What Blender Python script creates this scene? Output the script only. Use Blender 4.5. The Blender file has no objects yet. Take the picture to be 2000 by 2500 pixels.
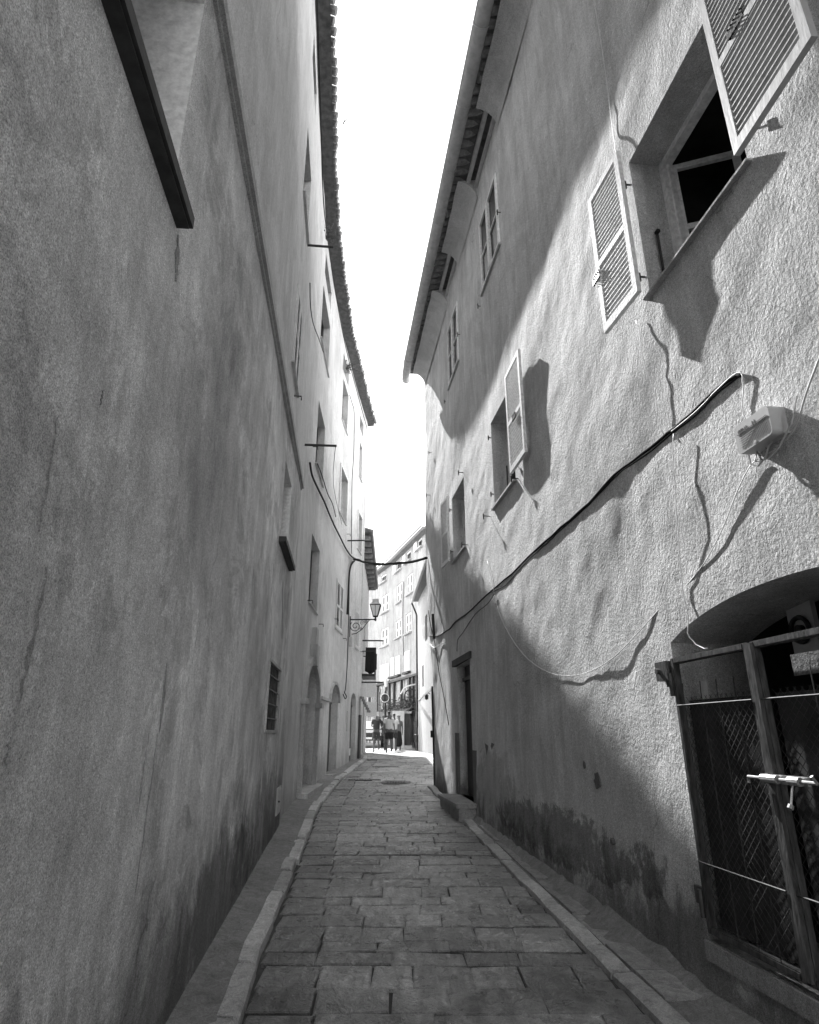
import bpy, bmesh, math, random
import numpy as np
from mathutils import Vector
random.seed(7); np.random.seed(7)
SC = bpy.context.scene
COL = SC.collection
R = math.radians

# ------------------------------------------------------------------ camera
CAM_Z = 1.5; PITCH = R(19.7); FPX = 1506.0
cd = bpy.data.cameras.new('camera'); cam = bpy.data.objects.new('camera', cd); COL.objects.link(cam)
cam.location = (0, 0, CAM_Z); cam.rotation_euler = (R(90) + PITCH, 0, 0)
cd.sensor_fit = 'HORIZONTAL'; cd.sensor_width = 36; cd.lens = FPX / 2000 * 36
cd.clip_start = 0.05; cd.clip_end = 2000
SC.camera = cam
SC.render.resolution_x = 819; SC.render.resolution_y = 1024

# ------------------------------------------------------------------ sun + sky
SUN_AZ = -15.0; SUN_EL = 43.0          # azimuth from +Y, negative = left
sd = Vector((math.sin(R(SUN_AZ)) * math.cos(R(SUN_EL)), math.cos(R(SUN_AZ)) * math.cos(R(SUN_EL)), math.sin(R(SUN_EL))))
ld = bpy.data.lights.new('sun', 'SUN'); ld.energy = 2.0; ld.angle = R(0.53); ld.color = (1, 1, 1)
sun = bpy.data.objects.new('sun', ld); COL.objects.link(sun)
sun.rotation_euler = sd.to_track_quat('Z', 'Y').to_euler(); sun.location = (-6, 20, 30)
W = bpy.data.worlds.new('World'); SC.world = W; W.use_nodes = True
nt = W.node_tree; nt.nodes.clear()
sky = nt.nodes.new('ShaderNodeTexSky'); sky.sky_type = 'NISHITA'; sky.sun_disc = False
sky.sun_elevation = R(SUN_EL); sky.sun_rotation = R(SUN_AZ); sky.air_density = 1.0; sky.dust_density = 0.0; sky.ozone_density = 1.0
bw = nt.nodes.new('ShaderNodeRGBToBW'); nt.links.new(sky.outputs[0], bw.inputs[0])
tc = nt.nodes.new('ShaderNodeTexCoord'); mp = nt.nodes.new('ShaderNodeMapping'); mp.inputs['Scale'].default_value = (1.2, 1.2, 4)
cn = nt.nodes.new('ShaderNodeTexNoise'); cn.inputs['Scale'].default_value = 1.6; cn.inputs['Detail'].default_value = 7
cr = nt.nodes.new('ShaderNodeMapRange'); cr.inputs[1].default_value = .45; cr.inputs[2].default_value = .75; cr.inputs[3].default_value = 1.0; cr.inputs[4].default_value = 1.22
nt.links.new(tc.outputs['Generated'], mp.inputs[0]); nt.links.new(mp.outputs[0], cn.inputs['Vector']); nt.links.new(cn.outputs['Fac'], cr.inputs[0])
mu = nt.nodes.new('ShaderNodeMath'); mu.operation = 'MULTIPLY'; nt.links.new(bw.outputs[0], mu.inputs[0]); nt.links.new(cr.outputs[0], mu.inputs[1])
bg = nt.nodes.new('ShaderNodeBackground'); bg.inputs['Strength'].default_value = 0.15
wo = nt.nodes.new('ShaderNodeOutputWorld'); nt.links.new(mu.outputs[0], bg.inputs[0]); nt.links.new(bg.outputs[0], wo.inputs[0])
SC.view_settings.view_transform = 'Standard'; SC.view_settings.look = 'None'; SC.view_settings.gamma = 1
SC.view_settings.exposure = 2.6
SC.render.engine = 'CYCLES'

# ------------------------------------------------------------------ materials
class N:
    def __init__(s, name):
        s.m = bpy.data.materials.new(name); s.m.use_nodes = True; s.t = s.m.node_tree
        s.b = s.t.nodes['Principled BSDF']; s.b.inputs['Specular IOR Level'].default_value = .3
    def n(s, typ, **k):
        x = s.t.nodes.new(typ)
        for a, v in k.items(): setattr(x, a, v)
        return x
    def l(s, a, b): s.t.links.new(a, b)
    def pos(s, scale=(1, 1, 1), loc=(0, 0, 0)):
        g = s.n('ShaderNodeNewGeometry'); m = s.n('ShaderNodeMapping')
        m.inputs['Scale'].default_value = scale; m.inputs['Location'].default_value = loc
        s.l(g.outputs['Position'], m.inputs[0]); return m.outputs[0]
    def noise(s, vec, scale, detail=4, rough=.55, dist=0):
        x = s.n('ShaderNodeTexNoise'); x.inputs['Scale'].default_value = scale; x.inputs['Detail'].default_value = detail
        x.inputs['Roughness'].default_value = rough; x.inputs['Distortion'].default_value = dist
        s.l(vec, x.inputs['Vector']); return x.outputs['Fac']
    def mr(s, v, a, b, c, d, smooth=False):
        x = s.n('ShaderNodeMapRange')
        if smooth: x.interpolation_type = 'SMOOTHSTEP'
        for i, q in enumerate((a, b, c, d)): x.inputs[i + 1].default_value = q
        s.l(v, x.inputs[0]); return x.outputs[0]
    def ma(s, op, a, b=None):
        x = s.n('ShaderNodeMath', operation=op)
        for i, q in enumerate((a, b)):
            if q is None: continue
            if isinstance(q, (int, float)): x.inputs[i].default_value = q
            else: s.l(q, x.inputs[i])
        return x.outputs[0]
    def col(s, v):
        x = s.n('ShaderNodeCombineColor')
        for i in range(3): s.l(v, x.inputs[i])
        s.l(x.outputs[0], s.b.inputs['Base Color'])
    def bump(s, h, dist, strength=1.0, prev=None):
        x = s.n('ShaderNodeBump'); x.inputs['Distance'].default_value = dist; x.inputs['Strength'].default_value = strength
        s.l(h, x.inputs['Height'])
        if prev is not None: s.l(prev, x.inputs['Normal'])
        s.l(x.outputs[0], s.b.inputs['Normal']); return x.outputs[0]

def plaster(name, base, blotch=.25, streak=.25, fine=.006, finescale=38, mid=.012, midscale=9, grime=0, grime_h=.8, spots=.0, rough=.9, slope=.027, soft=0.5, zones=()):
    s = N(name); s.b.inputs['Roughness'].default_value = rough
    p = s.pos()
    b1 = s.mr(s.noise(p, .55, 6, .6), .3, .7, 1 - blotch, 1 + blotch * .7)
    b2 = s.mr(s.noise(p, 3.1, 6, .65), .3, .7, 1 - blotch * .45, 1 + blotch * .35)
    st = s.mr(s.noise(s.pos((3.0, 3.0, .42)), 1.4, 8, .66, .9), .32, .68, 1 - streak, 1 + streak * .55)
    st2 = s.mr(s.noise(s.pos((10, 10, .9), (3, 1, 0)), 1.2, 7, .68, .8), .35, .7, 1 - streak * .5, 1 + streak * .4)
    gr = s.ma('MULTIPLY', s.mr(s.noise(p, 55, 4, .7), .25, .75, .74, 1.28), s.mr(s.noise(p, 190, 3, .75), .3, .7, .38, 1.65))
    v = s.ma('MULTIPLY', s.ma('MULTIPLY', s.ma('MULTIPLY', b1, b2), s.ma('MULTIPLY', st, st2)), gr)
    v = s.ma('MULTIPLY', v, base)
    pn = s.mr(s.noise(p, 1.15, 10, .72, .5), .535, .55, 1, 1 - blotch * .45)
    pl = s.mr(s.noise(s.pos((1, 1, .8), (7, 2, 3)), 2.3, 10, .74, .3), .60, .615, 1, 1 + blotch * .4)
    v = s.ma('MULTIPLY', v, s.ma('MULTIPLY', pn, pl))
    vo = s.n('ShaderNodeTexVoronoi', feature='DISTANCE_TO_EDGE'); vo.inputs['Scale'].default_value = .55
    dm = s.n('ShaderNodeVectorMath', operation='ADD'); nz3 = s.n('ShaderNodeTexNoise'); nz3.inputs['Scale'].default_value = 2.6; nz3.inputs['Detail'].default_value = 8
    s.l(p, nz3.inputs['Vector']); s.l(p, dm.inputs[0]); sc3 = s.n('ShaderNodeVectorMath', operation='SCALE'); sc3.inputs['Scale'].default_value = .55; s.l(nz3.outputs['Color'], sc3.inputs[0]); s.l(sc3.outputs[0], dm.inputs[1]); s.l(dm.outputs[0], vo.inputs['Vector'])
    ck = s.ma('MULTIPLY', s.mr(vo.outputs['Distance'], 0, .0045, 1, 0), s.mr(s.noise(p, .9, 3), .54, .6, 0, .5))
    v = s.ma('MULTIPLY', v, s.ma('SUBTRACT', 1.0, ck))
    if grime:
        sep = s.n('ShaderNodeSeparateXYZ'); s.l(p, sep.inputs[0])
        z = s.ma('SUBTRACT', sep.outputs['Z'], s.ma('MULTIPLY', sep.outputs['Y'], slope))
        a = s.noise(s.pos((1.9, 1.9, 1.3)), 1.3, 9, .74, .6)
        b = s.noise(s.pos((.45, .45, .15), (4, 7, 1)), 1.3, 3)
        th = s.ma('ADD', s.ma('MULTIPLY', s.ma('SUBTRACT', a, .5), grime_h * 3.0), s.ma('MULTIPLY', s.ma('SUBTRACT', b, .25), grime_h * 2.0))
        d = s.ma('SUBTRACT', z, th)
        m = s.mr(d, -.05 - soft * .3, soft, grime, 0, True)
        v = s.ma('MULTIPLY', v, s.ma('SUBTRACT', 1.0, m))
    for (yc, zc, ry, rz, am, amp) in zones:
        sp = s.n('ShaderNodeSeparateXYZ'); s.l(p, sp.inputs[0])
        q1 = s.ma('POWER', s.ma('ABSOLUTE', s.ma('DIVIDE', s.ma('SUBTRACT', sp.outputs['Y'], yc), ry)), 2.0)
        q2 = s.ma('POWER', s.ma('ABSOLUTE', s.ma('DIVIDE', s.ma('SUBTRACT', sp.outputs['Z'], zc), rz)), 2.0)
        e = s.ma('ADD', s.ma('SUBTRACT', s.ma('SUBTRACT', 1.0, q1), q2), s.ma('MULTIPLY', s.ma('SUBTRACT', s.noise(s.pos((1.6, 1.6, 1.6), (yc, 0, 0)), 1.8, 10, .78, .4), .5), amp))
        v = s.ma('MULTIPLY', v, s.ma('SUBTRACT', 1.0, s.mr(e, .0, .28, 0, am)))
    if spots:
        c = s.noise(p, 6.5, 2, .5); v = s.ma('MULTIPLY', v, s.mr(c, .2, .235, 1 - spots, 1))
    s.col(v)
    h1 = s.noise(s.pos((1, 1, .8)), finescale, 5, .62, .4); n1 = s.bump(h1, fine)
    s.bump(s.noise(s.pos((1, 1, .9)), midscale, 6, .65, 1.0), mid, 1.0, n1)
    return s.m

def simple(name, base, var=.12, scale=20, rough=.6, metal=0, bump=.0, stretch=(1, 1, 1)):
    s = N(name); s.b.inputs['Roughness'].default_value = rough; s.b.inputs['Metallic'].default_value = metal
    nz = s.noise(s.pos(stretch), scale, 5, .6)
    s.col(s.ma('MULTIPLY', s.mr(nz, .3, .7, 1 - var, 1 + var), base))
    if bump: s.bump(s.noise(s.pos(stretch, (5, 2, 1)), scale * 1.7, 4), bump)
    return s.m

M = {}
M['left_low'] = plaster('grey_plaster_low_house', .68, .46, .18, .007, 70, .010, 7, .58, .75, .2, soft=.5, zones=((5.2, .35, 1.6, .45, .38, 5.0), (3.6, 2.9, 1.2, 1.2, .16, 5.0), (7.5, .6, 2.0, .5, .35, 5.0), (2.6, 2.6, .5, 1.0, .13, 4.5), (4.2, 4.3, 1.6, .6, .13, 5.0)))
M['left_tall'] = plaster('pale_plaster_tall_house', .62, .20, .14, .004, 50, .008, 8, .35, .5, 0)
M['right'] = plaster('rough_plaster_right_house', .64, .20, .20, .017, 46, .012, 10, .66, .55, .25, soft=.3, zones=((6.6, .58, 2.1, .26, .55, 5.0), (9.0, .75, 1.2, .5, .25, 5.0), (7.3, 2.2, 1.5, .5, .10, 5.0)))
M['cove'] = plaster('cove_plaster', .5, .2, .1, .004, 40, .006, 9)
M['white_wall'] = plaster('white_limewash', .55, .08, .10, .003, 30, .006, 4)
M['far_wall'] = plaster('far_facade_plaster', .42, .18, .34, .004, 12, .01, 2.0, slope=.02)
M['far_base'] = plaster('far_stained_base', .36, .75, .85, .01, 9, .02, 2.0, slope=.02)
M['stone_trim'] = plaster('pale_stone_trim', .46, .22, .2, .006, 30, .01, 8)
M['reveal'] = simple('smooth_reveal_plaster', .52, .08, 6, .85, 0, .002)
M['paint_white'] = simple('white_paint', .74, .22, 26, .6, 0, .002)
M['paint_dim'] = simple('weathered_shutter_paint', .62, .16, 22, .6, 0, .002, (1, 1, .3))
M['shutter_grey'] = simple('grey_shutter_paint', .42, .14, 20, .6, 0, .002, (1, 1, .3))
M['paint_grey'] = simple('grey_door_paint', .09, .25, 8, .6, 0, .003, (1, 1, .3))
M['dark_wood'] = simple('dark_old_wood', .055, .4, 10, .7, 0, .004, (1, 1, .2))
M['sill_dark'] = simple('dark_slate_sill', .045, .3, 16, .7, 0, .003)
M['soffit'] = simple('soffit_boards', .10, .45, 9, .85, 0, .01)
M['tile'] = simple('old_roof_tile', .20, .4, 14, .85, 0, .01)
M['gutter'] = simple('weathered_zinc', .45, .2, 9, .6, .0, .001)
M['iron'] = simple('black_iron', .03, .4, 30, .5, .2, .002)
M['rust'] = simple('worn_gate_steel', .085, .55, 38, .55, .3, .004, (1, 1, .25))
M['rod'] = simple('bare_gate_rod', .07, .5, 30, .7, .2)
M['chrome'] = simple('zinc_plated_bolt', .34, .3, 30, .45, .4)
M['cable_black'] = simple('black_cable', .025, .2, 30, .95)
M['cable_white'] = simple('white_cable', .62, .1, 20, .5)
M['plastic'] = simple('grey_plastic', .46, .08, 30, .5)
M['ink'] = simple('dark_print', .05, .1, 30, .6)
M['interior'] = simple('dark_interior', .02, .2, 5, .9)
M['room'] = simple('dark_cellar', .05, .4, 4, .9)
M['plant'] = simple('weed_leaves', .08, .4, 20, .7)
M['skin'] = simple('skin', .12, .06, 20, .6)
M['cloth_dark'] = simple('dark_cloth', .05, .2, 20, .85)
M['cloth_black'] = simple('black_cloth', .02, .2, 20, .85)
M['cloth_light'] = simple('light_grey_cloth', .6, .1, 20, .85)
M['cloth_white'] = simple('white_cloth', .7, .06, 20, .85)
M['hair'] = simple('dark_hair', .03, .2, 40, .6)
M['car'] = simple('black_car_paint', .02, .1, 3, .25)
M['rubber'] = simple('rubber', .02, .1, 10, .8)
def glass(name, base, rough):
    s = N(name); s.b.inputs['Base Color'].default_value = (base, base, base, 1); s.b.inputs['Roughness'].default_value = rough
    s.b.inputs['Specular IOR Level'].default_value = .04; return s.m
M['glass'] = glass('dark_window_glass', .012, .25)
M['lampglass'] = glass('frosted_lamp_glass', .75, .4)
M['patch'] = plaster('exposed_render', .16, .3, .1, .01, 60, .01, 12)
M['scratch'] = plaster('scraped_plaster', .33, .3, .3, .008, 60, .01, 12)
M['stain'] = plaster('cement_patch', .33, .3, .2, .012, 50, .01, 12)

def stained(name):
    s = N(name); s.b.inputs['Roughness'].default_value = .9; p = s.pos((2.2, 2.2, .5))
    a = s.mr(s.noise(p, 1.5, 8, .7, .8), .42, .56, .045, .5); b = s.mr(s.noise(s.pos((1, 1, 1)), 7, 6, .7), .3, .7, .55, 1.3)
    s.col(s.ma('MULTIPLY', a, b)); return s.m
M['far_base'] = stained('far_stained_base')
def stone(name, base, var, rough=.55, bump=.006, attr=True):
    s = N(name); s.b.inputs['Specular IOR Level'].default_value = .6
    p = s.pos()
    a = s.mr(s.noise(p, 1.1, 5, .6), .3, .7, 1 - var, 1 + var)
    b = s.mr(s.noise(s.pos((1, 1, 1)), 11, 8, .75, 1.1), .32, .68, .6, 1.35)
    c = s.ma('MULTIPLY', s.mr(s.noise(p, 70, 4, .7), .3, .7, .8, 1.2), s.mr(s.noise(p, 200, 3, .7), .28, .72, .55, 1.45))
    v = s.ma('MULTIPLY', s.ma('MULTIPLY', a, b), s.ma('MULTIPLY', c, base))
    if attr:
        at = s.n('ShaderNodeAttribute'); at.attribute_name = 'tone'; v = s.ma('MULTIPLY', v, at.outputs['Fac'])
    s.col(v)
    s.l(s.mr(s.noise(p, 5, 5, .6), .3, .7, rough - .12, rough + .2), s.b.inputs['Roughness'])
    n1 = s.bump(s.noise(p, 45, 5, .65), bump * .4)
    s.bump(s.noise(s.pos((1, .55, 1)), 9, 7, .68, 1.2), bump * 1.8, 1, n1)
    return s.m
M['paving'] = stone('worn_stone_slabs', .33, .5, .30, .032)
M['kerb'] = stone('pale_kerb_stone', .42, .2, .7, .009)
M['flag'] = stone('flag_stone', .30, .25, .7, .012)
M['cement'] = stone('pavement_cement', .20, .2, .8, .008, False)
M['joint'] = stone('dark_joint', .045, .3, .9, .006, False)
M['ground'] = stone('pale_far_ground', .25, .1, .8, .004, False)

# ------------------------------------------------------------------ mesh helpers
ORG = {}
class MB:
    def __init__(s): s.v = []; s.f = []; s.tone = []
    def add(s, vs, fs, tone=1.0):
        o = len(s.v); s.v += [tuple(map(float, v)) for v in vs]; s.f += [tuple(o + i for i in f) for f in fs]; s.tone += [tone] * len(fs)
    def hexa(s, c, tone=1.0):     # 8 corners: bottom 0-3, top 4-7
        s.add(c, [(3, 2, 1, 0), (4, 5, 6, 7), (0, 1, 5, 4), (1, 2, 6, 5), (2, 3, 7, 6), (3, 0, 4, 7)], tone)
    def box(s, x0, x1, y0, y1, z0, z1):
        s.hexa([(x0, y0, z0), (x1, y0, z0), (x1, y1, z0), (x0, y1, z0), (x0, y0, z1), (x1, y0, z1), (x1, y1, z1), (x0, y1, z1)])
    def ob(s, o, a, b, c):        # oriented box: origin + three edge vectors
        o, a, b, c = map(Vector, (o, a, b, c))
        s.hexa([o, o + a, o + a + b, o + b, o + c, o + a + c, o + a + b + c, o + b + c])
    def tube(s, pts, r, n=6, cap=True):
        pts = [Vector(p) for p in pts]; rs = r if isinstance(r, (list, tuple)) else [r] * len(pts)
        rings = []; prev = None
        for i, p in enumerate(pts):
            t = (pts[min(i + 1, len(pts) - 1)] - pts[max(i - 1, 0)]).normalized()
            if prev is None:
                a = t.orthogonal().normalized()
            else:
                a = (prev - t * prev.dot(t)); a = a.normalized() if a.length > 1e-6 else t.orthogonal().normalized()
            prev = a; b = t.cross(a)
            rings.append([p + (a * math.cos(2 * math.pi * k / n) + b * math.sin(2 * math.pi * k / n)) * rs[i] for k in range(n)])
        vs = [v for rg in rings for v in rg]; fs = []
        for i in range(len(rings) - 1):
            for k in range(n):
                fs.append((i * n + k, i * n + (k + 1) % n, (i + 1) * n + (k + 1) % n, (i + 1) * n + k))
        if cap: fs += [tuple(range(n))[::-1], tuple((len(rings) - 1) * n + k for k in range(n))]
        s.add(vs, fs)
    def lathe(s, c, prof, n=16, ang=0):
        vs = []; fs = []; c = Vector(c)
        for (r, z) in prof:
            for k in range(n):
                a = ang + 2 * math.pi * k / n; vs.append(c + Vector((r * math.cos(a), r * math.sin(a), z)))
        for i in range(len(prof) - 1):
            for k in range(n): fs.append((i * n + k, i * n + (k + 1) % n, (i + 1) * n + (k + 1) % n, (i + 1) * n + k))
        fs += [tuple(range(n))[::-1], tuple((len(prof) - 1) * n + k for k in range(n))]
        s.add(vs, fs)
    def prism(s, pts, d):         # planar polygon + extrusion vector
        n = len(pts); d = Vector(d); vs = [Vector(p) for p in pts] + [Vector(p) + d for p in pts]
        s.add(vs, [tuple(range(n)), tuple(range(n, 2 * n))[::-1]] + [(i, n + i, n + (i + 1) % n, (i + 1) % n) for i in range(n)])
    def build(s, name, mat, parent=None, smooth=False):
        me = bpy.data.meshes.new(name)
        o = bpy.data.objects.new(name, me); COL.objects.link(o)
        off = Vector(ORG.get(parent.name, (0, 0, 0))) if parent else Vector((0, 0, 0))
        if parent is None and s.v:
            a = np.array(s.v); off = Vector(((a[:, 0].min() + a[:, 0].max()) / 2, (a[:, 1].min() + a[:, 1].max()) / 2, a[:, 2].min())); o.location = off
        me.from_pydata([(v[0] - off[0], v[1] - off[1], v[2] - off[2]) for v in s.v], [], s.f)
        if any(t != 1.0 for t in s.tone):
            at = me.attributes.new('tone', 'FLOAT', 'FACE'); at.data.foreach_set('value', s.tone)
        elif mat and mat.name in ('pale_kerb_stone', 'flag_stone', 'worn_stone_slabs'):
            at = me.attributes.new('tone', 'FLOAT', 'FACE'); at.data.foreach_set('value', s.tone)
        me.materials.append(mat)
        bm = bmesh.new(); bm.from_mesh(me); bmesh.ops.recalc_face_normals(bm, faces=bm.faces); bm.to_mesh(me); bm.free()
        if smooth: me.polygons.foreach_set('use_smooth', [True] * len(me.polygons))
        if parent: o.parent = parent
        ORG[o.name] = tuple(off)
        return o

def thing(name, label, cat, loc, group=None):
    o = bpy.data.objects.new(name, None); COL.objects.link(o); o.location = loc; o.empty_display_size = .2
    o['label'] = label; o['category'] = cat
    if group: o['group'] = group
    ORG[o.name] = tuple(loc); return o
def tag(o, label=None, cat=None, group=None, kind=None):
    if label: o['label'] = label
    if cat: o['category'] = cat
    if group: o['group'] = group
    if kind: o['kind'] = kind
    return o

# smooth value noise on a lattice (for real wall relief)
def vnoise(a, b, seed):
    rs = np.random.RandomState(seed); T = rs.rand(256, 256)
    ia = np.floor(a).astype(int); ib = np.floor(b).astype(int); fa = a - ia; fb = b - ib
    fa = fa * fa * (3 - 2 * fa); fb = fb * fb * (3 - 2 * fb)
    g = lambda i, j: T[i % 256, j % 256]
    return (g(ia, ib) * (1 - fa) + g(ia + 1, ib) * fa) * (1 - fb) + (g(ia, ib + 1) * (1 - fa) + g(ia + 1, ib + 1) * fa) * fb - .5

# ------------------------------------------------------------------ the lie of the place
GY = [-30, 0, 4, 9.7, 13.7, 19, 23, 31, 45, 70, 200]; GZ = [-.5, 0, .08, .28, .40, .60, .72, .64, .86, 1.0, 1.3]
def g(y): return float(np.interp(y, GY, GZ))

class Face:
    def __init__(s, poly, sgn): s.y = [p[0] for p in poly]; s.x = [p[1] for p in poly]; s.s = sgn
    def X(s, y): return float(np.interp(y, s.y, s.x))
    def n(s, y):
        m = (s.X(min(y + .4, s.y[-1])) - s.X(max(y - .4, s.y[0]))) / (min(y + .4, s.y[-1]) - max(y - .4, s.y[0]))
        v = Vector((s.s, -s.s * m, 0)); return v.normalized()
    def P(s, y, z, o=0.0): return Vector((s.X(y), y, z)) + s.n(y) * o
    def t(s, y): n = s.n(y); return Vector((-n.y, n.x, 0)) * (1 if n.x > 0 else -1)   # along +y
    def box(s, mb, y0, y1, z0, z1, o0, o1):
        mb.hexa([s.P(y0, z0, o0), s.P(y1, z0, o0), s.P(y1, z0, o1), s.P(y0, z0, o1), s.P(y0, z1, o0), s.P(y1, z1, o0), s.P(y1, z1, o1), s.P(y0, z1, o1)])
    def tube(s, mb, pts, r, n=6): mb.tube([s.P(*p) for p in pts], r, n)
    # the point of this wall that the photograph shows at (px, py) of its 2000 x 2500 pixels
    def at(s, px, py, o=0.0):
        u = (px - 1000) / FPX; v = (1250 - py) / FPX
        d = (u, math.cos(PITCH) - v * math.sin(PITCH), math.sin(PITCH) + v * math.cos(PITCH))
        lo, hi = max(s.y[0], .3), s.y[-1]
        f = lambda y: (s.X(y) + s.s * o) - d[0] / d[1] * y
        ys = np.linspace(lo, hi, 400); fs = [f(y) for y in ys]
        for a, b, fa, fb in zip(ys, ys[1:], fs, fs[1:]):
            if fa * fb <= 0:
                y = a + (b - a) * fa / (fa - fb + 1e-12); return (float(y), CAM_Z + d[2] / d[1] * float(y), o)
        y = hi if abs(fs[-1]) < abs(fs[0]) else lo
        return (y, CAM_Z + d[2] / d[1] * y, o)

YE = 21.4   # far corner of the tall house
FL = Face([(-14, .57), (10, -1.83), (11.5, -1.93), (13.2, -1.97), (15.8, -1.95), (19.2, -1.75), (YE, -1.58)], 1)
FR = Face([(-14, 3.97), (14.5, .41)], -1)
FW = Face([(14.6, 1.25), (20, 1.15), (27, 1.0), (33.2, .45)], -1)          # white house beyond
FT = Face([(21.45, -1.80), (31, -2.06)], 1)                               # tiled house beyond
FF = Face([(33.3, 1.15), (36, .36), (40.6, -.98), (44, -2.25), (54, -6.6)], -1)   # far facade

def grid_lines(a, b, step, cuts):
    L = list(np.arange(a, b, step)) + [b]
    L = [q for q in L if all(abs(q - c) > step * .45 for c in cuts)] + [c for c in cuts if a <= c <= b]
    return np.array(sorted(set(round(q, 5) for q in L)))

def wall(name, face, y0, y1, z0, z1, step, holes, mat, parent, relief=(), depth=.3, base=0.0, shape=None, rmat=None):
    """plaster wall sheet with real relief and openings cut into it. hole = (y0,y1,z0,z1[,top(y)][,depth])"""
    ys = grid_lines(y0, y1, step[0], [c for h in holes for c in h[:2]])
    zs = grid_lines(z0, z1, step[1], [c for h in holes for c in h[2:4]])
    nY, nZ = len(ys), len(zs); Y, Z = np.meshgrid(ys, zs, indexing='ij'); Z = Z.copy()
    dead = np.zeros((nY - 1, nZ - 1), bool); hid = -np.ones((nY - 1, nZ - 1), int)
    for k, h in enumerate(holes):
        top = h[4] if len(h) > 4 and h[4] else None
        for i in range(nY - 1):
            yc = (ys[i] + ys[i + 1]) / 2
            if not (h[0] < yc < h[1]): continue
            tz = top(yc) if top else h[3]
            for j in range(nZ - 1):
                if h[2] < (zs[j] + zs[j + 1]) / 2 < tz: dead[i, j] = True; hid[i, j] = k
        if top:
            for i in range(nY):
                if h[0] - 1e-6 <= ys[i] <= h[1] + 1e-6:
                    # move the row that bounds the removed cells on to the arch line
                    js = [j for j in range(nZ - 1) if (i > 0 and dead[i - 1, j] and hid[i - 1, j] == k) or (i < nY - 1 and dead[i, j] and hid[i, j] == k)]
                    if js:
                        tl = [max([j for j in range(nZ - 1) if dead[c, j] and hid[c, j] == k], default=-1) for c in (i - 1, i) if 0 <= c < nY - 1]
                        tl = [q for q in tl if q >= 0]; jm = max(tl) + 1
                        for j in range(min(tl) + 1, jm + 1): Z[i, j] = top(ys[i]) + (j - jm) * .0006
    off = np.full(Y.shape, base)
    keep = np.ones(Y.shape)
    for h in holes:    # calm the relief close to openings so that frames sit properly
        dy = np.maximum(np.maximum(h[0] - Y, Y - h[1]), 0); dz = np.maximum(np.maximum(h[2] - Z, Z - h[3]), 0)
        keep = np.minimum(keep, np.clip(np.hypot(dy, dz) / .35, 0.25, 1))
    r = np.zeros(Y.shape)
    for i, (amp, ly, lz, seed) in enumerate(relief): r += amp * 2 * vnoise(Y / ly + 40, Z / lz + 40 + .35 * Y / lz, seed)
    off = off + r * keep
    if shape is not None: off = off + shape(Y, Z)
    nrm = [face.n(y) for y in ys]; xs = [face.X(y) for y in ys]
    V = np.zeros((nY, nZ, 3)); nx = np.array([n.x for n in nrm])[:, None]; ny = np.array([n.y for n in nrm])[:, None]
    V[..., 0] = np.array(xs)[:, None] + nx * off; V[..., 1] = Y + ny * off; V[..., 2] = Z
    V = V.reshape(-1, 3); idx = np.arange(nY * nZ).reshape(nY, nZ)
    faces = []
    for i in range(nY - 1):
        for j in range(nZ - 1):
            if not dead[i, j]: faces.append((idx[i, j], idx[i + 1, j], idx[i + 1, j + 1], idx[i, j + 1]))
    nf = len(faces)
    ext = []; inner = {}
    def inn(i, j, dp):
        key = (i, j, dp)
        if key not in inner:
            if dp == 'edge': p = V[idx[i, j]].copy()
            else: p = np.array([xs[i] - nrm[i].x * dp, Y[i, j] - nrm[i].y * dp, Z[i, j]])
            inner[key] = len(V) + len(ext); ext.append(p)
        return inner[key]
    for i in range(nY - 1):
        for j in range(nZ - 1):
            if not dead[i, j]: continue
            h = holes[hid[i, j]]; dp = h[5] if len(h) > 5 else depth
            if dp <= 0: continue
            for (a, b, ni, nj) in (((i, j), (i + 1, j), i, j - 1), ((i, j + 1), (i + 1, j + 1), i, j + 1), ((i, j), (i, j + 1), i - 1, j), ((i + 1, j), (i + 1, j + 1), i + 1, j)):
                out = not (0 <= ni < nY - 1 and 0 <= nj < nZ - 1)
                if out or not dead[ni, nj]: faces.append((inn(*a, 'edge'), inn(*b, 'edge'), inn(*b, dp), inn(*a, dp)))
    if ext: V = np.vstack([V, np.array(ext)])
    o0 = Vector(ORG.get(parent.name, (0, 0, 0)))
    V = V - np.array(o0)
    me = bpy.data.meshes.new(name); me.from_pydata(V.tolist(), [], [tuple(int(q) for q in f) for f in faces])
    me.polygons.foreach_set('use_smooth', [k < nf for k in range(len(faces))]); me.materials.append(mat)
    if rmat: me.materials.append(rmat); me.polygons.foreach_set('material_index', [0 if k < nf else 1 for k in range(len(faces))])
    o = bpy.data.objects.new(name, me); COL.objects.link(o); o.parent = parent; ORG[o.name] = tuple(o0)
    # split normals between the face and the reveals
    return o

def arch(y0, y1, zs, rise):
    c = (y0 + y1) / 2; w = (y1 - y0) / 2
    return lambda y: zs + rise * math.sqrt(max(0, 1 - ((y - c) / w) ** 2))

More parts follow.
